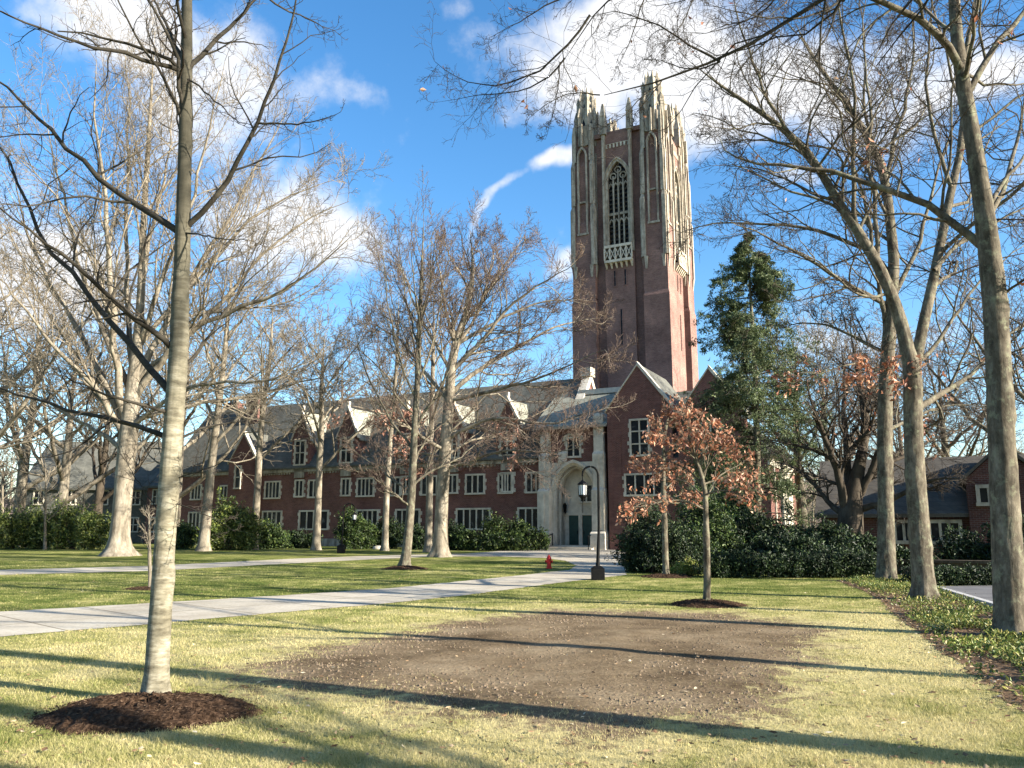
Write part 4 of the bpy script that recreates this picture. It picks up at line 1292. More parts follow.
# ------------------------------------------------------------------ low house on the right, far buildings
def build_house():
    o = empty('brick_house', (14.3, 37.5, 0), R_(-27), 'low brick house with long slate roof behind the row of tall trees', 'house')
    w = MB(); w.box(0, 20, 0, 7, -.2, 2.25); w.prismx([(0, 2.25), (7, 2.25), (3.5, 4.6)], 0, .25)
    w.box(5.95, 8.75, -.5, 0, -.2, 3.7); w.prism([(5.95, 3.7), (8.75, 3.7), (7.35, 5.0)], -.5, .0)
    w.build('wall', 'brick_shaded', o)
    r = MB(); r.prismx([(-.35, 2.1), (-.35, 2.26), (3.5, 4.98), (7.35, 2.26), (7.35, 2.1), (3.5, 4.8)], -.25, 20.3)
    r.prism([(5.75, 3.55), (7.35, 5.04), (8.95, 3.55), (8.95, 3.7), (7.35, 5.2), (5.75, 3.7)], -.7, 3)
    r.build('roof', 'slate_brown', o)
    window(o, 6.75, 2.55, 3.45, .95, 2, 0, -.5, 'stone_dark', quoin=False)
    window(o, 5.0, .95, 2.0, 1.35, 3, 0, 0, 'stone_dark', quoin=False); window(o, 3.4, .95, 2.0, .9, 2, 0, 0, 'stone_dark', quoin=False)
    window(o, 5.4, .0, .42, .6, 2, 0, 0, 'stone_dark', quoin=False); window(o, 3.6, .0, .42, .6, 2, 0, 0, 'stone_dark', quoin=False)
    window(o, 11, .95, 2.0, 1.5, 3, 0, 0, 'stone_dark', quoin=False); window(o, 14, .95, 2.0, 1.5, 3, 0, 0, 'stone_dark', quoin=False)
    v = MB(); v.box(-2.2, 14, -7.3, -6.95, -.1, .42); v.box(-2.3, 14.1, -7.38, -6.87, .422, .52)
    v.rot(R_(-27)); v.v = [(x + 14.3, y + 37.5, z) for x, y, z in v.v]
    tag(v.build('garden_wall', 'bark_dark'), 'low dark stone wall between the road and the brick house', 'wall')


build_house()


def far_block(name, label, x, y, w, d, eave, ridge, rz, wallm, roofm, rows, cols):
    o = empty(name, (x, y, 0), rz, label, 'building')
    m = MB(); m.box(-w / 2, w / 2, 0, d, -.3, eave); m.prismx([(0, eave), (d, eave), (d / 2, ridge - .2)], -w / 2, -w / 2 + .3); m.prismx([(0, eave), (d, eave), (d / 2, ridge - .2)], w / 2 - .3, w / 2); m.build('wall', wallm, o)
    m = MB(); m.prismx([(-.5, eave - .2), (-.5, eave + .05), (d / 2, ridge + .2), (d + .5, eave + .05), (d + .5, eave - .2), (d / 2, ridge)], -w / 2 - .4, w / 2 + .4); m.build('roof', roofm, o)
    for i in range(rows):
        for j in range(cols):
            window(o, -w / 2 + (j + .5) * w / cols, 1.2 + i * 3.2, 3.0 + i * 3.2, 1.3, 2, 1, 0, 'stone', quoin=False)


far_block('far_hall', 'distant blue grey hall with steep slate roof beyond the evergreen bushes', -51, 97, 15, 12, 6.4, 12.5, R_(4), 'slate', 'slate', 2, 4)
far_block('brick_annex', 'distant brick annex partly hidden behind the big old oak', -38.5, 93, 9, 9, 6.5, 10.5, R_(-20), 'brick', 'slate', 2, 3)
#@@PART3
# ------------------------------------------------------------------ trees
LV_NEAR = [dict(k=9, t0=.12, ang=(30, 62), lf=.42, n=7, rf=.5, up=.05, jit=.20), dict(k=6, t0=.2, ang=(30, 65), lf=.45, n=5, rf=.6, up=.04, jit=.25), dict(k=4, t0=.25, ang=(30, 65), lf=.5, n=4, rf=.65, up=.03, jit=.25)]


def young_tree():
    b = G(155, 704); Y = b[1]
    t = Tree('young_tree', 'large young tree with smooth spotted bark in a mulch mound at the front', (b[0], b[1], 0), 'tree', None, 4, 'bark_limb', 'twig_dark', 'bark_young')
    px = [(155, 704, 13.2), (160, 620, 12.4), (165, 540, 11.6), (171, 460, 11.2), (176, 390, 10.6), (180, 320, 9.6), (183, 230, 8.6), (185, 150, 7.4), (186.5, 70, 6.2), (187, 0, 5.2), (188, -90, 4), (189, -200, 2.6)]
    pts = sk([p[:2] for p in px], Y, Y + .12); s = [p[2] * .77 / F * np.linalg.norm(pts[i] - np.array([0, 0, CAMZ])) for i, p in enumerate(px)]
    pts[0][2] = 0
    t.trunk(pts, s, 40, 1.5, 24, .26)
    m = Y / F * .82
    for (l, r0, r1, Y1) in (
        ([(171, 392), (157, 375), (143, 357), (113, 323), (80, 287), (50, 253), (33, 215), (18, 180), (0, 148), (-30, 100)], 5.0, 1.6, 9.6),
        ([(176, 352), (157, 333), (127, 313), (100, 287), (72, 262), (47, 240), (13, 220), (-20, 188)], 4.2, 1.2, 6.6),
        ([(179, 232), (160, 220), (143, 210), (110, 190), (77, 155), (50, 130), (23, 105), (0, 83), (-40, 50)], 5.0, 1.4, 8.6),
        ([(185, 228), (198, 218), (217, 197), (240, 163), (258, 122), (270, 87), (287, 47), (295, 10), (299, -30)], 4.2, 1.5, 7.2),
        ([(186, 74), (199, 58), (213, 43), (240, 17), (262, -8), (290, -40)], 4.0, 1.6, 8.4),
        ([(184, 72), (167, 66), (150, 60), (125, 54), (100, 50), (67, 37), (33, 27), (0, 13), (-30, -5)], 3.6, 1.0, 6.4),
        ([(184, 64), (170, 30), (153, 0), (140, -40)], 3.2, 1.3, 9.2),
        ([(184, 128), (170, 87), (153, 63), (133, 30), (117, 0), (100, -40)], 2.6, 1.0, 7.0),
        ([(170, 438), (150, 429), (120, 420), (77, 411), (33, 400), (0, 389), (-40, 380)], 3.8, 1.2, 9.2),
        ([(172, 414), (155, 408), (140, 404), (107, 396), (70, 378), (45, 372)], 2.6, .8, 6.6),
        ([(178, 372), (190, 365), (207, 340), (227, 310), (247, 277), (262, 240)], 2.6, .9, 8.8),
        ([(258, 123), (280, 124), (300, 124), (325, 119), (342, 112)], 1.7, .7, 7.4),
        ([(186, 78), (205, 90), (222, 108), (236, 122), (262, 128)], 1.5, .6, 7.0),
        ([(262, -6), (285, 10), (310, 20), (340, 34)], 1.6, .7, 8.6),
        ([(182, 150), (176, 105), (172, 60)], 1.5, .6, 8.4),
        ([(182, 232), (205, 236), (225, 240), (247, 240)], 1.4, .6, 7.2),
        ([(177, 440), (200, 428), (222, 424), (250, 420)], 2.0, .7, 8.6),
        ([(168, 500), (190, 508), (214, 518), (236, 532)], .9, .4, 7.4), ([(168, 480), (190, 474), (215, 466), (240, 452)], .9, .4, 7.6),
        ([(166, 520), (150, 500), (130, 470), (118, 440)], .9, .4, 8.2)):
        root_y = Y + .06
        t.limb(sk(l, root_y if l[0][0] < 200 else 7.5, Y1), r0 * m, r1 * m, 14)
    lv = [dict(k=9, t0=.12, ang=(28, 60), lf=.30, n=7, rf=.5, up=.05, jit=.22), dict(k=5, t0=.15, ang=(30, 65), lf=.42, n=5, rf=.6, up=.04, jit=.25), dict(k=2, t0=.3, ang=(30, 65), lf=.45, n=4, rf=.65, up=.02, jit=.25)]
    t.rmin = .0022
    t.grow(lv, (10, 5, 4, 3)); t.finish()


young_tree()


def sketched(name, label, basepx, trunk, limbs, seed, bark, twig, levels, group=None, flare=1.5, fl_h=.6, Yoff=0, extra=None, rm=1.0, sides=20, cat='tree', trunkmat=None, Y=None, leaves=None, n_tr=30, finish=True, rs=1.0):
    """tree whose trunk and main limbs follow the photograph; limb = (points, r0, r1, depth change)"""
    if Y is None:
        b = G(*basepx)
    else:
        p = P3(basepx[0], basepx[1], Y); b = p[:2]
    Yb = b[1]
    t = Tree(name, label, (b[0], b[1], 0), cat, group, seed, bark, twig, trunkmat)
    m = Yb / F * rs
    pts = sk([p[:2] for p in trunk], Yb, Yb + Yoff); pts[0] = np.array([b[0], b[1], 0.])
    t.trunk(pts, [p[2] * m for p in trunk], n_tr, flare, sides, fl_h)
    for l in limbs:
        pt, r0, r1, dY = l[:4]; y0 = l[4] if len(l) > 4 else Yb + Yoff * .5
        t.limb(sk(pt, y0, y0 + dY), r0 * m, r1 * m, 14)
    if extra: extra(t, m, Yb)
    t.rmin *= rm
    t.grow(levels, (9, 5, 3, 3, 3))
    if finish: t.finish()
    if leaves: leaves(t)
    return t


LV_MID = [dict(k=13, t0=.12, ang=(28, 58), lf=.40, n=7, rf=.5, up=.08, jit=.2), dict(k=9, t0=.15, ang=(28, 60), lf=.46, n=5, rf=.6, up=.05, jit=.22), dict(k=6, t0=.2, ang=(30, 60), lf=.5, n=4, rf=.65, up=.03, jit=.22)]
ROW = 'row of tall trees along the planting bed'


def few_leaves(m, size, frac, box, per=2):
    def f(t):
        def c(q):
            return np.ones(len(q), bool) if box is None else (q[:, 2] > box[0]) & (q[:, 2] < box[1])
        t.leaves(2, frac, size, m, c, per)
    return f


# the three tall trees on the right
sketched('tall_tree', 'nearest grey trunked tall tree in the ground cover, with a limb reaching over the tower', (1012, 637),
         [(1012, 637, 21), (1008, 560, 19), (1003, 470, 18), (999, 380, 17), (995, 300, 16), (988, 240, 14.5), (981, 190, 13), (973, 140, 12), (964, 90, 11), (957, 40, 9), (954, 0, 8), (952, -120, 6), (948, -300, 3)],
         [([(989, 252), (977, 243), (961, 227), (931, 203), (897, 192), (864, 182), (817, 167), (767, 163), (735, 162), (716, 152), (722, 140)], 7.5, 1.4, 1.6),
          ([(960, 68), (951, 47), (937, 30), (911, 13), (871, 0), (830, -18), (770, -30), (700, -60)], 7, 1.6, -1.2),
          ([(969, 92), (984, 63), (1004, 37), (1024, 10), (1060, -40), (1100, -110)], 6, 1.6, 1.0),
          ([(963, 80), (972, 50), (978, 0), (990, -80)], 4, 1.2, -1.5), ([(985, 215), (1004, 180), (1030, 150), (1070, 120)], 4, 1, 1.5),
          ([(988, 222), (1005, 190), (1015, 150), (1024, 100), (1050, 20)], 4.5, 1.2, 2.2),
          ([(951, 45), (930, 50), (912, 65), (908, 90)], 1.8, .8, -.6), ([(897, 192), (905, 165), (893, 152), (877, 145), (850, 146)], 1.8, .8, -.8),
          ([(996, 300), (1015, 285), (1040, 270), (1080, 262)], 2.5, .8, -1)],
         31, 'bark_grey', 'twig_dark', rs=.70, levels=[dict(k=12, t0=.10, ang=(28, 60), lf=.38, n=7, rf=.45, up=.05, jit=.22), dict(k=8, t0=.15, ang=(30, 62), lf=.45, n=5, rf=.6, up=.03, jit=.25), dict(k=4, t0=.2, ang=(30, 60), lf=.5, n=4, rf=.65, up=.02, jit=.22)], group=ROW, flare=1.4, fl_h=.3, Yoff=.4,
         leaves=lambda t: t.leaves(3, .006, .11, 'oak_leaf', None, 1))
sketched('tall_tree', 'tall tree forking into two stems, standing in the ground cover second from the road', (925, 600),
         [(925, 600, 12.5), (920, 540, 11.6), (915, 470, 10.6), (913, 420, 10.2), (913, 385, 10.8), (912, 368, 10), (906, 345, 8.2), (901, 322, 7.8), (891, 293, 7.2), (877, 263, 6.8), (857, 230, 6), (837, 200, 5.4), (824, 177, 5), (804, 147, 4.4), (781, 127, 3.6), (757, 110, 3), (717, 83, 2), (684, 57, 1.2)],
         [([(914, 372), (922, 350), (927, 310), (934, 270), (942, 235), (951, 187), (956, 153), (960, 110), (968, 50), (975, -30), (985, -150)], 7.6, 1.4, 1.5),
          ([(857, 230), (848, 180), (858, 130), (852, 70), (836, 10), (830, -60)], 3.4, .9, -1.8),
          ([(837, 200), (815, 195), (790, 180), (755, 168), (720, 165)], 2.4, .8, 1.2), ([(804, 147), (786, 132), (766, 95), (752, 60), (741, 30), (730, -20)], 3, .8, -1),
          ([(824, 177), (800, 150), (775, 140), (740, 140), (705, 145)], 2.4, .8, 1.5), ([(891, 293), (870, 300), (850, 290), (820, 262), (795, 250)], 2.4, .8, -1.2),
          ([(934, 270), (950, 250), (975, 235), (1010, 215), (1060, 190)], 3, 1, 1.2), ([(921, 360), (940, 340), (965, 300), (990, 270), (1030, 240)], 3, 1, 2),
          ([(914, 410), (935, 398), (960, 385), (984, 360), (1010, 330), (1050, 310)], 4.6, 1.4, 2.5), ([(877, 263), (880, 220), (868, 170), (872, 110), (862, 40), (868, -20)], 3.4, .9, .8),
          ([(951, 187), (935, 140), (925, 90), (930, 30), (935, -40)], 3, 1, -1), ([(781, 127), (760, 122), (735, 130), (705, 126)], 1.6, .6, -.5),
          ([(913, 395), (895, 372), (880, 368), (862, 372)], 1.4, .6, -1)],
         32, 'bark_grey', 'twig_dark', LV_MID[:2] + [dict(k=4, t0=.2, ang=(30, 60), lf=.5, n=4, rf=.65, up=.03, jit=.22)], ROW, 1.45, .4, .5, rs=.84,
         leaves=lambda t: t.leaves(2, .25, .13, 'oak_leaf', lambda q: (q[:, 2] < 5.6) & (np.abs(q[:, 0] - t.base[0]) < 2.2), 3))
sketched('tall_tree', 'brown tall tree at the far end of the ground cover, third from the road', (887, 582),
         [(887, 582, 11.4), (886, 520, 10), (885, 460, 9.4), (885, 400, 9), (888, 350, 8.6), (892, 300, 8), (894, 260, 7), (888, 200, 6), (882, 165, 5.2), (864, 130, 4.4), (842, 98, 3.6), (827, 77, 3), (805, 45, 2), (794, 20, 1.4)],
         [([(890, 306), (877, 301), (851, 287), (817, 263), (784, 247), (751, 227), (730, 222)], 4, .9, -2), ([(887, 352), (868, 345), (851, 335), (824, 323), (794, 323), (775, 330)], 3, .8, 2),
          ([(890, 275), (880, 258), (867, 248), (834, 237), (797, 225), (744, 222), (700, 226), (680, 232)], 4, 1, 2.2), ([(886, 190), (890, 160), (897, 133), (905, 105), (911, 80), (914, 33), (910, -10)], 4, 1, 1),
          ([(882, 168), (872, 140), (862, 110), (866, 60), (860, 0)], 3, .8, -1.5), ([(892, 300), (905, 280), (918, 245), (930, 200), (945, 150), (960, 110)], 4, 1, 2), ([(885, 430), (900, 425), (925, 412), (950, 405), (990, 405)], 3, 1, 3),
          ([(886, 330), (880, 280), (870, 240), (868, 200), (850, 160), (838, 110)], 4, 1, -2.5), ([(888, 380), (872, 365), (850, 362), (820, 375), (800, 372)], 2, .7, -2)],
         33, 'bark_grey', 'twig_dark', LV_MID, ROW, 1.35, .4, .6, rs=.76, leaves=lambda t: t.leaves(2, .16, .15, 'oak_leaf', lambda q: (q[:, 2] > 4.2) & (q[:, 2] < 6.6) & (q[:, 0] < t.base[0]), 3))

# big old oak on the left
OLD_LV = [dict(k=12, t0=.12, ang=(22, 50), lf=.42, n=8, rf=.48, up=.10, jit=.16), dict(k=11, t0=.15, ang=(25, 55), lf=.42, n=6, rf=.55, up=.08, jit=.2), dict(k=8, t0=.12, ang=(28, 58), lf=.48, n=4, rf=.6, up=.05, jit=.2)]
sketched('old_oak', 'huge old oak with flared foot and many upright limbs on the left lawn', (118, 556),
         [(118, 556, 12.5), (121, 520, 11.5), (124, 480, 11.6), (128, 440, 12.5), (131, 410, 11), (134, 380, 9), (138, 340, 7), (141, 300, 5.5), (143, 230, 4.5), (148, 150, 3.2), (152, 80, 2), (155, 30, 1.2)],
         [([(128, 425), (116, 380), (112, 330), (108, 260), (104, 180), (98, 110), (92, 60)], 6, .9, -4), ([(133, 395), (150, 350), (172, 310), (200, 270), (240, 225), (285, 195), (330, 180)], 5.5, .9, 3),
          ([(134, 400), (165, 350), (200, 320), (240, 308), (290, 290), (330, 262), (352, 235)], 5.5, .9, -4), ([(126, 430), (110, 390), (92, 350), (65, 310), (40, 270), (25, 230), (12, 170)], 5.5, .9, 4),
          ([(126, 440), (105, 400), (80, 370), (50, 345), (20, 300), (-10, 270)], 5, .9, -4), ([(136, 420), (170, 408), (205, 402), (250, 398), (300, 382), (345, 372)], 4.2, .8, 4),
          ([(138, 345), (155, 300), (180, 240), (200, 170), (215, 110), (225, 60)], 4, .8, -4), ([(134, 380), (128, 320), (126, 250), (128, 170), (130, 90), (128, 40)], 4.4, .8, 5),
          ([(136, 350), (165, 320), (210, 250), (250, 180), (275, 130), (290, 100)], 4, .8, 4), ([(124, 450), (100, 430), (75, 420), (45, 400), (15, 385)], 3.6, .7, 5),
          ([(132, 400), (110, 340), (85, 290), (70, 220), (55, 160), (40, 110)], 4.4, .8, 2), ([(138, 380), (180, 345), (230, 290), (280, 240), (310, 215), (350, 200)], 4, .8, 0),
          ([(140, 300), (150, 240), (165, 180), (175, 120), (170, 60)], 3, .7, 3), ([(130, 430), (150, 410), (185, 385), (225, 380), (270, 385), (320, 350)], 3.6, .7, -5)],
         41, 'bark_pale', 'twig_tan', OLD_LV, None, 2.1, 1.0, 0, rm=.85, rs=.74)

# slim tree by the path, and the large oak behind it
sketched('slim_tree', 'slim straight tree in a mulch ring beside the path, with fine upright twigs', (405, 566),
         [(405, 566, 6), (409, 530, 5), (412, 490, 4.6), (414, 440, 4.2), (417, 390, 3.6), (419, 340, 3), (421, 290, 2.3), (423, 240, 1.4), (424, 215, .8)],
         [([(411, 508), (396, 495), (375, 478), (352, 470)], 1.6, .5, -2), ([(413, 485), (432, 470), (455, 462), (480, 440)], 1.8, .5, 2), ([(413, 450), (395, 425), (375, 395), (362, 360), (352, 320)], 1.8, .5, 1.5), ([(414, 430), (432, 400), (450, 370), (462, 330), (470, 290)], 1.8, .5, -1.5),
          ([(416, 400), (400, 365), (390, 320), (384, 270), (380, 235)], 1.6, .5, -1), ([(417, 385), (432, 350), (440, 310), (446, 270), (450, 240)], 1.6, .5, 1), ([(419, 350), (408, 310), (402, 270), (398, 232)], 1.4, .4, 1.5), ([(420, 330), (430, 290), (434, 255), (436, 228)], 1.3, .4, -1.5),
          ([(412, 490), (390, 480), (365, 450), (345, 440)], 1.5, .5, 2), ([(413, 465), (425, 440), (446, 420), (470, 405)], 1.5, .5, 2.5), ([(415, 415), (398, 400), (380, 370), (370, 335)], 1.4, .4, -2)],
         51, 'bark_grey', 'twig', [dict(k=12, t0=.1, ang=(22, 45), lf=.42, n=6, rf=.5, up=.16, jit=.14), dict(k=8, t0=.15, ang=(25, 50), lf=.45, n=5, rf=.6, up=.1, jit=.18), dict(k=4, t0=.2, ang=(25, 55), lf=.5, n=4, rf=.65, up=.05, jit=.2)], None, 1.4, .4, 0, rs=.85, rm=.85)
sketched('spreading_oak', 'large pale spreading oak with dull pink leaves low in its crown, behind the slim tree', (440, 557),
         [(440, 557, 10), (441, 520, 8.5), (443, 480, 8.2), (446, 440, 8), (449, 400, 7.4), (451, 370, 6.4), (456, 340, 5.2), (468, 310, 4.2), (474, 270, 3), (470, 230, 1.6)],
         [([(447, 440), (470, 425), (500, 415), (535, 425), (560, 425), (590, 410), (605, 408)], 3.2, .6, -4), ([(450, 395), (475, 370), (510, 350), (545, 330), (575, 322), (598, 318)], 4, .6, 4), ([(452, 370), (480, 345), (505, 310), (530, 290), (560, 270), (578, 262)], 3.6, .6, -3),
          ([(449, 400), (430, 380), (410, 350), (388, 330), (365, 322)], 3.2, .6, 4), ([(455, 345), (445, 310), (440, 270), (432, 240)], 3, .6, -3), ([(462, 325), (490, 290), (510, 255), (525, 235)], 3, .6, 3), ([(446, 450), (425, 440), (400, 420), (375, 410), (350, 405)], 2.8, .6, -4),
          ([(445, 470), (465, 462), (495, 452), (530, 450), (560, 455), (585, 445)], 2.6, .6, -5), ([(450, 400), (480, 395), (515, 385), (550, 375), (580, 360), (606, 350)], 3.2, .6, -5), ([(446, 455), (470, 440), (505, 432), (540, 440)], 2.2, .5, 4), ([(445, 460), (430, 452), (405, 455), (380, 450)], 2, .5, 4),
          ([(451, 375), (440, 350), (415, 310), (402, 270), (395, 245)], 3, .6, 0), ([(455, 350), (475, 320), (492, 270), (496, 235)], 3, .6, 0), ([(456, 345), (500, 320), (540, 300), (570, 300), (590, 305)], 3, .6, 0)],
         52, 'bark_pale', 'twig', [dict(k=11, t0=.12, ang=(25, 55), lf=.42, n=7, rf=.5, up=.06, jit=.2), dict(k=12, t0=.12, ang=(28, 58), lf=.46, n=5, rf=.58, up=.07, jit=.2), dict(k=8, t0=.12, ang=(28, 58), lf=.5, n=4, rf=.62, up=.04, jit=.22)], None, 1.7, .8, 0, rm=.85, rs=.74,
         leaves=lambda t: t.leaves(3, .35, .22, 'pink_leaf', lambda q: (q[:, 0] < .4) & (q[:, 2] < 8.2) & (np.sin(q[:, 0] * .9) + np.sin(q[:, 2] * 1.7 + q[:, 1]) > .1), 1))
PALE = 'pale trunked trees in front of the hall'


def hall_tree(basepx, trunk, label, seed, spread, Yd, nl=9, leaf=None):
    top = trunk[-1]
    rng = np.random.default_rng(seed)

    def extra(t, m, Yb):
        n = len(t.tp)
        for i in range(nl):
            f = .42 + .55 * (i / nl); p = t.tp[int(f * (n - 1))]; an = i * 2.4 + rng.uniform(-.4, .4); ln = spread * (1.15 - .6 * (f - .4)) * rng.uniform(.8, 1.2)
            d = np.array([math.cos(an), math.sin(an), 0.])
            pts = [p + d * ln * s + np.array([0, 0, ln * (.85 * s ** .8 + .1 * s * s)]) for s in (0, .25, .5, .75, 1)]
            t.limb(pts, t.tr[int(f * (n - 1))] * .55, t.rmin * 2.2, 14)
    t = sketched('pale_tree', label, basepx, trunk, [], seed, 'bark_pale', 'twig_tan', [dict(k=9, t0=.15, ang=(25, 52), lf=.45, n=6, rf=.5, up=.08, jit=.2), dict(k=7, t0=.15, ang=(28, 55), lf=.48, n=5, rf=.58, up=.05, jit=.22), dict(k=4, t0=.2, ang=(28, 58), lf=.5, n=4, rf=.62, up=.02, jit=.22)], PALE, 1.45, .7, 0, extra, rm=.8, sides=14, Y=Yd, leaves=leaf, rs=.72)
    return t


hall_tree((203, 549), [(203, 549, 7.5), (207, 510, 6.5), (212, 460, 5.6), (217, 420, 4.8), (222, 380, 4), (226, 340, 3.2), (230, 290, 2), (233, 255, 1)], 'leaning pale tree at the left end of the hall, beside the golden evergreen bush', 61, 6.5, 60)
hall_tree((253, 545), [(253, 545, 6), (257, 500, 4.8), (259, 460, 4.4), (261, 430, 4), (264, 400, 3.4), (269, 370, 2.8), (272, 330, 2), (273, 300, 1)], 'pale tree standing in front of the small gabled bay of the hall', 62, 5.5, 64)
hall_tree((316, 546.5), [(316, 546.5, 5.6), (318, 510, 4.6), (319, 470, 4.4), (321, 440, 4.2), (322, 420, 3.4), (321, 395, 2.8), (323, 360, 2), (325, 330, 1)], 'pale tree forking low before the two tall dormers', 63, 5.5, 63,
          leaf=lambda t: t.leaves(2, .35, .26, 'pink_leaf', lambda q: q[:, 2] < 6.8, 2))
hall_tree((385, 547), [(385, 547, 4.8), (386, 510, 4), (388, 470, 3.6), (391, 430, 3.3), (394, 400, 2.8), (397, 360, 2.2), (398, 320, 1.6), (399, 290, .9)], 'thin pale tree just left of the slim tree by the path', 64, 5.5, 61)
hall_tree((428, 553), [(428, 553, 5.2), (429, 520, 4.8), (430, 480, 4.4), (431, 440, 4), (432, 400, 3.4), (433, 360, 2.6), (434, 320, 1.8), (434, 290, 1)], 'pale trunk half hidden behind the large spreading oak', 65, 6, 58)

# oak saplings with orange leaves
def oak_sapling(basepx, trunk, limbs, label, seed, leaf_frac):
    t = sketched('oak_sapling', label, basepx, trunk, limbs, seed, 'bark_grey', 'twig_tan', [dict(k=8, t0=.2, ang=(25, 55), lf=.45, n=6, rf=.55, up=.05, jit=.2), dict(k=5, t0=.15, ang=(28, 60), lf=.5, n=5, rf=.6, up=.03, jit=.22)], 'oak saplings with orange leaves', 1.35, .25, 0, rm=.8, sides=12, finish=False)
    t.finish()
    t.leaves(2, leaf_frac, .105, 'oak_leaf', None, 3, .5, .7, .045)
    t.leaves(1, leaf_frac * .8, .13, 'oak_leaf', None, 2, .5, .7, .05, 'leaves')


oak_sapling((707, 605), [(707, 605, 3.4), (707, 560, 3.0), (706, 520, 2.7), (705, 490, 2.3), (700, 470, 2), (693, 450, 1.7), (687, 430, 1.3), (682, 410, .8)],
            [([(706, 510), (690, 502), (672, 500), (650, 505), (628, 508)], 1.2, .4, -.6), ([(706, 500), (715, 480), (728, 470), (745, 462)], 1.2, .4, .5), ([(705, 488), (690, 470), (668, 460), (650, 462), (636, 468)], 1.1, .4, .6), ([(702, 475), (714, 455), (728, 446), (738, 452)], 1, .4, -.6),
             ([(697, 460), (680, 448), (664, 440), (652, 442)], 1, .3, -.4), ([(692, 448), (704, 430), (712, 422)], .9, .3, .5), ([(688, 435), (676, 420), (668, 408)], .8, .3, .2), ([(704, 484), (722, 478), (740, 480), (752, 488)], 1, .3, .9), ([(705, 498), (692, 485), (676, 478), (655, 484)], 1, .3, 1), ([(700, 470), (690, 440), (690, 415)], .9, .3, -.5),
             ([(705, 495), (718, 490), (735, 492), (748, 500)], 1, .3, -.9), ([(698, 462), (710, 440), (726, 432)], .9, .3, .3)],
            'orange leaved oak sapling in its own mulch mound on the open lawn', 71, .25)
oak_sapling((666, 577), [(666, 577, 3.2), (665, 540, 2.8), (664, 505, 2.5), (663, 470, 2.1), (664, 440, 1.6), (668, 415, 1.2), (670, 395, .7)],
            [([(664, 508), (652, 500), (638, 505), (628, 510)], 1, .3, -.8), ([(664, 490), (676, 480), (690, 475)], 1, .3, .8), ([(664, 470), (650, 462), (640, 464)], 1, .3, .6), ([(664, 455), (678, 440), (692, 432)], 1, .3, -.6), ([(665, 440), (655, 425), (650, 418)], .8, .3, .3), ([(667, 425), (680, 412), (686, 402)], .8, .3, .2),
             ([(664, 500), (680, 496), (696, 500)], 1, .3, -.8)],
            'orange leaved oak sapling standing against the dark yew bushes', 72, .25)

# saplings on the far left lawn
def sapling(px, py, top, label, seed, name='sapling', Yd=None):
    rr = random.Random(seed)
    lean = rr.uniform(-3, 5)
    tr = [(px, py, 1.7), (px + lean * .3, py - (py - top) * .35, 1.3), (px + lean * .6, py - (py - top) * .7, .9), (px + lean, top, .35)]

    def extra(t, m, Yb):
        n = len(t.tp); h = t.tp[-1][2]
        for i in range(9):
            f = .38 + .58 * i / 9; p = t.tp[int(f * (n - 1))]; an = i * 2.4; ln = h * .24 * (1.3 - f)
            d = np.array([math.cos(an), math.sin(an), 0.])
            t.limb([p + d * ln * s + np.array([0, 0, ln * 1.1 * s]) for s in (0, .33, .66, 1)], t.tr[int(f * (n - 1))] * .5, t.rmin, 14)
    sketched(name, label, (px, py), tr, [], seed, 'bark_pale', 'twig_tan', [dict(k=6, t0=.2, ang=(25, 50), lf=.5, n=5, rf=.6, up=.1, jit=.18), dict(k=3, t0=.2, ang=(25, 50), lf=.5, n=4, rf=.6, up=.05, jit=.2)], 'bare saplings on the left lawn', 1.1, .3, 0, extra, rm=.8, sides=8, Y=Yd)


sapling(2, 548, 455, 'bare sapling at the very left edge of the lawn', 81)
sapling(20, 546.5, 485, 'short bare sapling second from the left edge', 82)
sapling(45, 549.5, 465, 'bare sapling with bent top before the evergreen bushes', 83)
sapling(82, 546, 480, 'thin dark sapling close to the big old oak', 84)
sapling(150, 589, 505, 'young whip across the path, just behind the front tree trunk', 85)

# dark many stemmed tree behind the hedge on the right, and the leafless trees around
sketched('multistem_tree', 'dark many stemmed tree rising behind the hedge on the right', (850, 556),
         [(850, 556, 13), (850, 530, 12), (851, 510, 11.5), (852, 500, 9), (856, 480, 7), (862, 455, 5), (866, 420, 4), (860, 380, 3), (850, 330, 1.6)],
         [([(846, 510), (842, 485), (832, 455), (822, 430), (812, 405), (806, 380)], 5, 1, -2), ([(852, 505), (846, 470), (848, 440), (842, 415), (846, 380), (842, 345)], 5, 1, 2), ([(856, 500), (872, 470), (880, 445), (890, 420), (898, 380)], 4.5, 1, -2), ([(845, 515), (830, 505), (812, 480), (790, 465), (775, 462)], 3.4, .8, 3),
          ([(857, 510), (880, 505), (905, 492), (935, 478), (960, 478)], 4, 1, -3), ([(834, 460), (815, 450), (795, 445), (770, 440)], 2.4, .7, 0), ([(870, 470), (890, 462), (915, 450), (945, 432), (975, 425)], 2.6, .7, 2), ([(850, 450), (870, 430), (880, 400), (882, 370)], 2.6, .7, -2)],
         91, 'bark_dark', 'twig_dark', LV_MID, None, 1.3, .8, 0, Y=33.2, rm=.8, leaves=lambda t: t.leaves(2, .025, .15, 'oak_leaf', lambda q: (q[:, 2] > 5.0) & (q[:, 2] < 7.4) , 2))


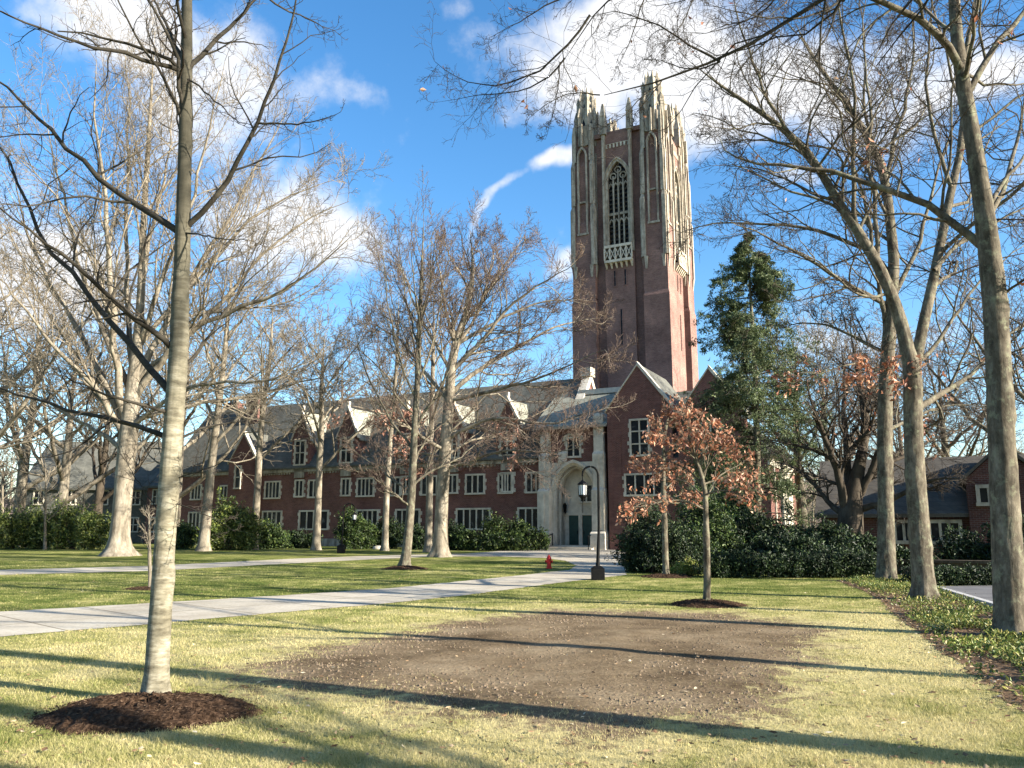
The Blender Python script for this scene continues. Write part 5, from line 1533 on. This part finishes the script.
def generic(px, base_py, Yd, top_py, rtrunk, label, seed, group, bark='bark_pale', twig='twig_tan', spread=.42, nl=11, fork=.3, dense=1.0, name='bare_tree', cat='tree', lean=0.0, upr=1.0):
    b = P3(px, base_py, Yd); h = P3(px, top_py, Yd)[2]
    rng = np.random.default_rng(seed)
    t = Tree(name, label, (b[0], b[1], 0), cat, group, seed, bark, twig)
    lx = lean * h
    pts = [np.array([b[0] + lx * s + rng.normal(scale=.012) * h * s, b[1] + rng.normal(scale=.01) * h * s, h * s * .97]) for s in np.linspace(0, 1, 7)]
    t.trunk(pts, [rtrunk * (1 - s * .55 if s < fork else (1 - fork * .55) * max(.05, 1 - (s - fork) / (1 - fork)) ** 1.1) for s in np.linspace(0, 1, 7)], 22, 1.6, 12, rtrunk * 1.6)
    n = len(t.tp)
    for i in range(nl):
        f = fork + (.9 - fork) * (i / nl); p = t.tp[int(f * (n - 1))]; an = i * 2.4 + rng.uniform(-.5, .5); ln = h * spread * (1.25 - .85 * f) * rng.uniform(.75, 1.25)
        d = np.array([math.cos(an), math.sin(an), 0.])
        t.limb([p + d * ln * s * (1 - .15 * s) + np.array([0, 0, ln * upr * (.55 * s + .55 * s * s)]) for s in (0, .25, .5, .75, 1)], t.tr[int(f * (n - 1))] * .6, t.rmin * 2, 14)
    t.rmin *= .9
    k = lambda v: max(2, int(v * dense))
    t.grow([dict(k=k(9), t0=.15, ang=(25, 52), lf=.45, n=6, rf=.5, up=.08, jit=.2), dict(k=k(7), t0=.15, ang=(28, 55), lf=.48, n=4, rf=.58, up=.05, jit=.22), dict(k=k(4), t0=.2, ang=(28, 58), lf=.5, n=3, rf=.62, up=.02, jit=.22)], (7, 4, 3, 3))
    t.finish()
    return t


BG = 'leafless trees behind the lawn'
generic(15, 545, 78, 268, .55, 'pale many limbed tree at the left edge behind the saplings', 101, BG, spread=.5)
generic(58, 545, 70, 320, .5, 'pale tree behind the evergreen bushes near the blue grey hall', 102, BG, spread=.5)
generic(-60, 550, 60, 200, .6, 'tall tree beyond the left edge reaching its branches in', 103, BG, spread=.5)
generic(95, 545, 88, 330, .5, 'dark tree just behind the big old oak', 104, BG, 'bark_dark', 'twig_tan', spread=.5)
generic(172, 547, 74, 300, .5, 'tree between the old oak and the left end of the hall', 105, BG, spread=.5)
generic(338, 547, 100, 330, .4, 'tree showing above the hall roof behind the dormers', 106, BG, 'bark_pale', 'twig', spread=.5)
generic(805, 550, 62, 322, .4, 'slim leafless tree just right of the hemlock', 107, BG, 'bark_grey', 'twig_tan', spread=.42)
generic(835, 550, 75, 330, .4, 'leafless tree far behind the dark many stemmed tree', 108, BG, 'bark_grey', 'twig_tan', spread=.5)
generic(955, 550, 58, 335, .4, 'leafless tree behind the house between the tall trunks', 109, BG, 'bark_grey', 'twig', spread=.5)
generic(1075, 550, 48, 250, .45, 'leafless tree past the right edge behind the house', 110, BG, 'bark_grey', 'twig', spread=.5)
generic(910, 550, 85, 350, .4, 'leafless tree far off over the house roof', 111, BG, 'bark_grey', 'twig', spread=.5)

# tree just outside the frame whose limb hangs over the view, and its neighbours on the same side
def overhang():
    t = Tree('roadside_tree', 'tree outside the right edge whose twiggy limb hangs across the top of the view', (6.9, 4.25, 0), 'tree', 'trees just outside the right edge', 121, 'bark_limb', 'twig_dark', 'bark_grey')
    t.trunk([(6.9, 4.25, 0), (6.95, 4.3, 3), (6.9, 4.5, 6), (6.7, 4.8, 9), (6.8, 5.2, 13)], [.24, .2, .17, .13, .06], 24, 1.5, 16, .3)
    root = np.array([6.8, 4.6, 7.2])
    Yd = 9.2; m = Yd / F
    a = [root, np.array([6.2, 6.5, 8.4])] + sk([(860, -30), (845, 0), (790, 25), (720, 62), (660, 84), (600, 95)], 8.9, 9.6)
    t.limb(a, .075, .012, 14)
    b = sk([(845, 0), (800, -20), (720, -30), (660, -22), (610, -8), (590, 15), (578, 40), (565, 58)], 8.9, 10); t.limb(b, .035, .008, 14)
    for pts, r0, Y1 in (([(720, 62), (690, 45), (650, 20), (615, 10), (580, 18)], .018, 9.4), ([(590, 15), (570, 45), (545, 68), (515, 82), (487, 87), (453, 78), (428, 53)], .018, 10.4), ([(600, -6), (575, -8), (545, 5), (515, 25), (485, 40)], .016, 9.6),
                        ([(565, 58), (548, 80), (520, 92), (480, 95), (437, 102)], .013, 10), ([(600, 95), (570, 92), (545, 104), (525, 122)], .010, 9.4), ([(660, 84), (640, 98), (620, 120), (600, 128)], .010, 9.2), ([(840, 5), (826, 40), (800, 80), (780, 110)], .014, 9.0), ([(780, 30), (755, 50), (735, 75), (722, 100)], .013, 9.3),
                        ([(850, -10), (830, 10), (790, 20), (750, 15), (700, 0)], .02, 8.4), ([(560, 62), (558, 90), (552, 118), (545, 140)], .010, 10.2), ([(720, 62), (700, 70), (680, 68), (655, 58), (635, 60)], .012, 9.8), ([(800, -20), (770, 0), (740, 25), (700, 35), (672, 30)], .014, 9.4),
                        ([(650, -22), (640, 10), (630, 45), (612, 75)], .012, 9.6), ([(700, -28), (690, 10), (672, 40), (650, 60)], .012, 9.2)):
        t.limb(sk(pts, 9.3, Y1), r0, .0035, 14)
    n = len(t.tp); rng = np.random.default_rng(5)
    for i in range(6):
        f = .62 + .36 * i / 6; p = t.tp[int(f * (n - 1))]; an = i * 2.4 + .4
        if abs((an % 6.28) - 2.4) < .6: an += 1.2
        d = np.array([abs(math.cos(an)), math.sin(an), 0.]); t.limb([p + d * 3.2 * s + np.array([0, 0, 2.6 * s]) for s in (0, .3, .6, 1)], .05, .008, 14)
    t.rmin = .0022
    t.grow([dict(k=10, t0=.12, ang=(28, 62), lf=.36, n=7, rf=.5, up=.0, jit=.25), dict(k=8, t0=.12, ang=(30, 65), lf=.48, n=5, rf=.62, up=-.03, jit=.28), dict(k=4, t0=.2, ang=(30, 65), lf=.5, n=4, rf=.7, up=-.02, jit=.25)], (8, 5, 4, 3))
    t.finish(); t.leaves(2, .004, .09, 'oak_leaf', None, 1)


overhang()


def out_of_frame(x, y, h, seed, label, r=.22):
    t = Tree('roadside_tree', label, (x, y, 0), 'tree', 'trees just outside the right edge', seed, 'bark_grey', 'twig_dark')
    rng = np.random.default_rng(seed)
    t.trunk([(x + rng.normal(scale=.06) * k, y + rng.normal(scale=.06) * k, h * k / 5) for k in range(6)], [r * (1 - .16 * k) for k in range(6)], 20, 1.5, 14, .3)
    n = len(t.tp)
    for i in range(9):
        f = .38 + .6 * i / 9; p = t.tp[int(f * (n - 1))]; an = i * 2.4 + seed; d = np.array([math.cos(an), math.sin(an), 0.]); ln = h * .33 * (1.2 - f * .7)
        t.limb([p + d * ln * s + np.array([0, 0, ln * .9 * s]) for s in (0, .3, .6, 1)], t.tr[int(f * (n - 1))] * .5, .01, 14)
    t.rmin = .004
    t.grow([dict(k=8, t0=.15, ang=(28, 58), lf=.42, n=6, rf=.5, up=.06, jit=.22), dict(k=5, t0=.15, ang=(30, 60), lf=.45, n=4, rf=.6, up=.03, jit=.22)], (7, 4, 3))
    t.finish()


out_of_frame(9.4, 7.2, 12, 131, 'second tree outside the right edge, shading the bare soil', .16)
out_of_frame(10.2, .6, 13, 132, 'tree beside the viewer outside the right edge, shading the front grass', .24)
out_of_frame(13.5, -2.2, 14, 133, 'tree behind the viewer on the right', .26)
out_of_frame(15.5, 12.0, 13, 134, 'farthest tree outside the right edge, past the road', .22)

# hemlock
def hemlock():
    b = P3(757, 552, 46); rng = np.random.default_rng(141)
    e = empty('hemlock', (b[0], b[1], 0), 0, 'tall dark green hemlock with open drooping branches right of the gable', 'tree')
    h = P3(757, 234, 46)[2]; o = (b[0], b[1], 0)
    zs = np.linspace(0, 1, 16); tp = np.column_stack([b[0] + .25 * np.sin(zs * 5) * zs + (P3(752, 234, 46)[0] - b[0]) * zs, np.full(16, b[1]), zs * h]); tr = .26 * (1 - zs) ** .85 + .015
    V, Fq = tube_arrays(tp[None], tr[None], 14); a = Acc(); a.add(V, Fq); a.build('trunk', ['bark_grey'], e, origin=o)
    nb = 400
    f = .07 + .93 * rng.random(nb) ** .85; f = np.sort(f)
    prof = np.interp(f, [0, .1, .3, .45, .6, .75, .9, .97, 1], [4.6, 5.4, 5.0, 4.4, 3.5, 3.1, 1.9, .7, .2])
    ln = prof * rng.uniform(.45, 1.15, nb); az = rng.uniform(0, 6.28, nb)
    gap = np.sin(f * 31 + np.cos(az) * 2.2) + .7 * np.sin(f * 17 + np.sin(az) * 3)
    keep = gap > -.45; f, ln, az = f[keep], ln[keep], az[keep]; nb = len(f)
    s = np.linspace(0, 1, 8)
    bx = np.interp(f, zs, tp[:, 0]); 
    rise = rng.uniform(.0, .35, nb)
    P = np.stack([bx[:, None] + np.cos(az)[:, None] * ln[:, None] * s, b[1] + np.sin(az)[:, None] * ln[:, None] * s, (f * h)[:, None] + ln[:, None] * (rise[:, None] * s - .42 * s ** 2)], -1)
    R = (.012 + .006 * ln)[:, None] * np.linspace(1, .25, 8)[None]
    a = Acc(); a.add(*tube_arrays(P, R, 4)); 
    P2, R2 = children(P, R, rng, 11, .18, 1, (30, 60), .34, 5, .5, -.05, .15, .006, flat=.7)
    a.add(*tube_arrays(P2, R2, 3)); a.build('crown', ['bark_dark'], e, origin=o)
    P3_, R3_ = children(P2, R2, rng, 6, .1, 1, (30, 55), .5, 4, .6, -.06, .15, .004, flat=.6)
    q = np.vstack([P3_.reshape(-1, 3), P2[:, 1:].reshape(-1, 3)]); q = np.repeat(q, 3, 0) + rng.normal(scale=.045, size=(len(q) * 3, 3))
    cl = np.sin(q[:, 0] * 2.3 + q[:, 2] * 1.1) + np.sin(q[:, 1] * 2.1 - q[:, 2] * 1.9) + .6 * np.sin(q[:, 2] * 4.3 + q[:, 0])
    q = q[(rng.random(len(q)) < .6) & (cl > -.7)]
    V, Fq = leaf_quads(q, rng, .17, .30, up=.5, droop=.7); a = Acc(); a.add(V, Fq); a.build('foliage', ['hemlock'], e, smooth=False, origin=o)


hemlock()

# shrubs
def shrub(name, label, blobs, m, seed, size=.14, n=9000, cat='bush', group=None, aspect=.45, stems=True, up=.2):
    """blobs: (x, y, z, rx, ry, rz); leaves crowd towards the outside of each lobe, with gaps"""
    rng = np.random.default_rng(seed)
    bl = np.array(blobs, float); c0 = bl[:, :2].mean(0)
    e = empty(name, (c0[0], c0[1], 0), 0, label, cat, group)
    vol = bl[:, 3] * bl[:, 4] + bl[:, 4] * bl[:, 5] + bl[:, 3] * bl[:, 5]
    idx = rng.choice(len(bl), n, p=vol / vol.sum())
    d = rng.normal(size=(n, 3)); d /= np.linalg.norm(d, axis=1, keepdims=True)
    # lobed outline
    lob = 1 + .30 * np.sin(d[:, 0] * 7 + idx * 2.1) * np.sin(d[:, 1] * 6 + idx) + .2 * np.sin(d[:, 2] * 9 + d[:, 0] * 5 + idx)
    rr = (.3 + .75 * rng.random(n) ** .6) * lob * (1 + .1 * rng.normal(size=n).clip(-1, 2))
    p = bl[idx, :3] + d * bl[idx, 3:] * rr[:, None]
    p = p[p[:, 2] > .04]
    # whorls: several leaves to a twig tip
    w = 4; p = np.repeat(p, w, 0) + rng.normal(scale=size * .25, size=(len(p) * w, 3))
    V, Fq = leaf_quads(p, rng, size, aspect, up=up, droop=.15)
    a = Acc(); a.add(V, Fq); a.build('foliage', [m], e, smooth=False, origin=(c0[0], c0[1], 0))
    st = []
    if cat == 'hedge' or len(bl) > 5: return e
    for b in bl:
        for _ in range(7):
            dd = rng.normal(size=3); dd[2] = abs(dd[2]) + .4; dd /= np.linalg.norm(dd)
            rc = b[:2] + (c0 - b[:2]) * .8; r0 = np.array([rc[0] + rng.normal(scale=.1), rc[1] + rng.normal(scale=.1), 0]); tip = b[:3] + dd * b[3:] * .95
            st.append(resample([r0, (r0 + tip) / 2 + rng.normal(scale=.1, size=3), tip], 8))
    st = np.array(st); a = Acc(); a.add(*tube_arrays(st, np.tile(np.linspace(.035, .008, 8), (len(st), 1)), 5)); a.build('stem', ['bark_dark'], e, origin=(c0[0], c0[1], 0))
    return e


def blob(px, pytop, pybase, Yd, wpx, depth=.8):
    """one lobe from its picture column, top, foot and width at a distance"""
    s = Yd / F; zt = P3(px, pytop, Yd)[2]; x = P3(px, pytop, Yd)[0]
    rz = max(zt * .55, .25); rx = wpx / 2 * s
    return (x, Yd, zt - rz, rx, rx * depth, rz)


EV = 'evergreen bushes along the hall'
shrub('evergreen_bush', 'bright green evergreen bush at the left edge below the far hall', [blob(8, 512, 545, 66, 40), blob(38, 509, 545, 67, 40)], 'laurel_bright', 201, .22, 3600, group=EV)
shrub('evergreen_bush', 'wide bright green evergreen bush left of the old oak', [blob(66, 506, 545, 66, 42), blob(94, 511, 545, 65, 34)], 'laurel_bright', 202, .22, 3600, group=EV)
shrub('evergreen_bush', 'golden green evergreen bush behind the leaning pale tree', [blob(226, 503, 546, 63, 36), blob(246, 510, 546, 63, 30), blob(214, 520, 546, 62, 26)], 'laurel_bright', 203, .22, 4200, group=EV)
shrub('evergreen_bush', 'green evergreen bush between the two left pale trees of the hall', [blob(268, 522, 546, 67, 26), blob(280, 530, 546, 67, 20)], 'laurel', 204, .2, 1800, group=EV)
shrub('evergreen_bush', 'small evergreen bush just left of the leaning pale tree', [blob(184, 524, 546, 66, 24)], 'laurel', 210, .2, 1300, group=EV)
shrub('evergreen_bush', 'dark low evergreen bush under the first floor windows before the dormers', [blob(296, 533, 547, 70, 40, .4)], 'yew', 205, .2, 2400, group=EV)
shrub('evergreen_bush', 'grey green rounded bush behind the far lamp post', [blob(350, 511, 546, 66, 24), blob(362, 520, 546, 67, 28)], 'laurel', 206, .2, 3200, group=EV)
shrub('evergreen_bush', 'dark evergreen bush between the thin pale tree and the slim tree', [blob(388, 520, 548, 68, 34, .5), blob(372, 528, 548, 68, 30, .5)], 'yew', 207, .2, 3000, group=EV)
shrub('evergreen_bush', 'broad rhododendron with bright upper leaves just left of the entrance', [blob(494, 516, 549, 62, 26, .5), blob(518, 519, 549, 62, 24, .5), blob(472, 530, 549, 62, 30, .5), blob(538, 529, 549, 61.5, 22, .5), blob(505, 533, 550, 61, 46, .5)], 'laurel', 208, .2, 4600, group=EV)
shrub('evergreen_bush', 'low bush at the foot of the hall behind the large oak', [blob(455, 526, 550, 63, 26, .5)], 'yew', 209, .2, 1300, group=EV)
shrub('evergreen_bush', 'low dark bush at the hall foot between slim tree and large oak', [blob(418, 528, 550, 66, 30, .5)], 'yew', 222, .2, 1300, group=EV)
YW = 'dark bushes along the right of the forecourt'
shrub('yew_bush', 'dark yew bush at the corner of the forecourt, right of the entrance', [blob(648, 506, 576, 31.5, 46), blob(634, 528, 576, 31, 36), blob(668, 520, 577, 30, 50)], 'yew', 211, .10, 6500, group=YW)
shrub('yew_bush', 'green bush behind the orange saplings', [blob(702, 495, 574, 33, 50), blob(730, 490, 574, 36, 46), blob(690, 525, 574, 31, 46), blob(716, 520, 574, 32, 44)], 'laurel', 212, .13, 9000, group=YW)
shrub('low_shrub', 'low leafy shrub at the foot of the yew beside the mulch', [blob(690, 560, 577, 28.5, 22), blob(678, 566, 577, 28.3, 16)], 'cover', 213, .09, 1100)
shrub('hedge', 'dark clipped hedge along the far edge of the lawn', [blob(x, 553, 582, 27.5, 40, .6) for x in range(716, 880, 22)], 'yew', 214, .09, 8000, 'hedge')
shrub('rhododendron', 'large dark rhododendron in front of the sunlit wing', [blob(752, 515, 574, 34, 60), blob(792, 526, 574, 33, 60), blob(770, 538, 574, 31, 60)], 'yew', 215, .14, 8000)
shrub('rhododendron', 'large dark rhododendron left of the dark many stemmed tree', [blob(826, 524, 574, 32, 50), blob(850, 532, 574, 31, 50), blob(800, 535, 574, 30, 60), blob(836, 545, 576, 29, 60)], 'yew', 216, .13, 9000)
shrub('rhododendron', 'loose leafed rhododendron before the white framed house window', [blob(950, 533, 572, 31, 26), blob(968, 530, 572, 31, 26), blob(925, 545, 572, 31, 26)], 'yew', 217, .15, 900)
shrub('rhododendron', 'dark bush between the second and nearest tall trunks by the house', [blob(1000, 520, 575, 31, 30), blob(985, 545, 575, 31, 40), blob(1030, 520, 575, 30, 50)], 'yew', 218, .14, 3600)
shrub('rhododendron', 'dark bush between the brown trunk and the house corner', [blob(872, 540, 574, 31, 30), blob(898, 548, 574, 30, 34)], 'yew', 219, .14, 2400)

shrub('hedge', 'low dark hedge added for the shaded strip beyond the road', [blob(x, 566, 589, 23.8, 44, .5) for x in range(925, 1120, 26)], 'yew', 220, .08, 6500, 'hedge')  # hedge added as a dark band where the ground is only shaded

# far woods closing the horizon
def woods():
    rng = np.random.default_rng(301)
    a = Acc()
    n = 420
    az = np.radians(np.linspace(-62, 62, n)) + rng.normal(scale=.01, size=n); d = rng.uniform(125, 260, n)
    h = rng.uniform(8, 17, n) * (d / 180)
    P = []; R = []
    for i in range(n):
        x, y = d[i] * math.sin(az[i]), d[i] * math.cos(az[i])
        P.append([(x + rng.normal(scale=.15) * k, y, h[i] * k / 4) for k in range(5)]); R.append(np.linspace(.35, .06, 5))
    P = np.array(P, float); R = np.array(R)
    a.add(*tube_arrays(P, R, 4))
    P1, R1 = children(P, R, rng, 12, .25, 1, (25, 55), .42, 5, .5, .1, .2, .06); a.add(*tube_arrays(P1, R1, 3), 0)
    P2, R2 = children(P1, R1, rng, 9, .1, 1, (25, 60), .5, 3, .6, .05, .25, .05); a.add(*tube_arrays(P2, R2, 3), 0)
    tag(a.build('woods', ['twig_tan']), 'grey brown leafless woods along the horizon', kind='stuff')
    m = MB(); k = 70; A = []; 
    v = []
    for i in range(k + 1):
        an = R_(-75 + 150 * i / k); hh = 16 + 6 * math.sin(i * .31) + 4 * math.sin(i * .73 + 1); v.append((an, hh))
    rows = []
    for (dist, f) in ((330, 0), (360, .5), (400, .85), (450, 1.0), (520, .9)):
        rows.append([(dist * math.sin(an), dist * math.cos(an), hh * f - (.5 if f == 0 else 0)) for an, hh in v])
    for r0, r1 in zip(rows[:-1], rows[1:]):
        for i in range(k): m.poly([r0[i], r0[i + 1], r1[i + 1], r1[i]])
    o = m.build('hills', MAT['twig'], smooth=True); tag(o, 'low wooded hills on the horizon', kind='structure')


woods()

# ------------------------------------------------------------------ lamp posts, hydrant
def lamp_post(px, py, Yd, hgt, label, arm=.55, face=-1, base_h=.42, base_w=.22):
    b = P3(px, py, Yd); e = empty('lamp_post', (b[0], b[1], 0), 0, label, 'lamp post', 'black crook lamp posts')
    m = MB(); m.box(-base_w, base_w, -base_w, base_w, -.02, base_h); m.loft([[(-base_w, -base_w, base_h), (base_w, -base_w, base_h), (base_w, base_w, base_h), (-base_w, base_w, base_h)], [(-.1, -.1, base_h + .08), (.1, -.1, base_h + .08), (.1, .1, base_h + .08), (-.1, .1, base_h + .08)]])
    m.build('base', 'iron', e, bevel=.01)
    r = arm / 2; zt = hgt - r
    pts = [(0.0, 0, base_h), (.02, 0, base_h + .5), (.06, 0, hgt * .45), (.07, 0, zt)]
    for i in range(1, 13):
        an = math.pi * i / 12 * 1.08; pts.append((.07 + face * (r - r * math.cos(an)), 0, zt + r * math.sin(an)))
    P = resample(pts, 60)
    rad = np.interp(np.linspace(0, 1, 60), [0, .08, .3, .8, 1], [.075, .055, .045, .036, .03])
    a = Acc(); a.add(*tube_arrays(P[None], rad[None], 12)); 
    pole = a.build('pole', ['iron'], e)
    tip = P[-1]; lx, lz = tip[0], tip[2]
    c = MB(); c.lathe(lx, 0, [(.015, lz + .05), (.02, lz - .12), (.06, lz - .16), (.16, lz - .24), (.17, lz - .28), (.15, lz - .285)], 8)
    cg = c.build('lantern_cap', 'iron', e)
    g = MB(); g.lathe(lx, 0, [(.135, lz - .287), (.12, lz - .62)], 8); gl = g.build('lantern_glass', 'lamp_glass', e, smooth=False)
    f = MB()
    for k in range(8):
        an = k * math.pi / 4; f.loft([f.ring(lx + .142 * math.cos(an), .142 * math.sin(an), .012, lz - .285, 4), f.ring(lx + .127 * math.cos(an), .127 * math.sin(an), .012, lz - .62, 4)])
    f.lathe(lx, 0, [(.135, lz - .6), (.14, lz - .65), (.07, lz - .72), (.03, lz - .8), (.01, lz - .86)], 8)
    f.build('lantern_frame', 'iron', e)


lb = G(597, 580)
lamp_post(598, 580, lb[1], 3.62, 'near black lamp post with crook arm and hanging lantern at the path corner', arm=.52, base_h=.36, base_w=.2)
lamp_post(341, 556, 55, 3.3, 'far black lamp post in front of the grey green bush', arm=.75, face=1, base_h=.5, base_w=.24)


def hydrant():
    b = G(549, 568.5); e = empty('fire_hydrant', (b[0], b[1], 0), R_(-15), 'red fire hydrant on the grass beside the forecourt', 'hydrant'); e.scale = (.82, .82, .82)
    m = MB(); m.lathe(0, 0, [(.16, 0), (.16, .05), (.11, .055), (.10, .42), (.145, .425), (.145, .47), (.12, .475), (.115, .53), (.09, .59), (.05, .62), (.035, .625), (.035, .68)], 18); m.build('barrel', 'red', e, smooth=False)
    for (dx, dy, r, l) in ((1, 0, .055, .19), (-1, 0, .055, .19), (0, -1, .075, .2)):
        P = np.array([[(dx * .08, dy * .08, .35), (dx * (l - .04), dy * (l - .04), .35), (dx * (l - .039), dy * (l - .039), .35), (dx * l, dy * l, .35), (dx * (l + .001), dy * (l + .001), .35)]], float)
        a = Acc(); a.add(*tube_arrays(P, np.array([[r, r, r * 1.25, r * 1.25, .005]]), 12)); a.build('nozzle_cap', ['red'], e, smooth=False)


hydrant()


def rock():
    b = G(378, 549.5); rng = np.random.default_rng(7)
    m = MB(); k = 10; rings = []
    for z, r in ((0, .45), (.12, .5), (.25, .36), (.32, .12)): rings.append([(b[0] + r * (1 + rng.normal(scale=.1)) * math.cos(i * 2 * math.pi / k), b[1] + r * .8 * (1 + rng.normal(scale=.1)) * math.sin(i * 2 * math.pi / k), z - .01) for i in range(k)])
    m.loft(rings); tag(m.build('boulder', 'stone', smooth=True), 'pale low boulder at the foot of the thin pale tree', 'rock')


rock()
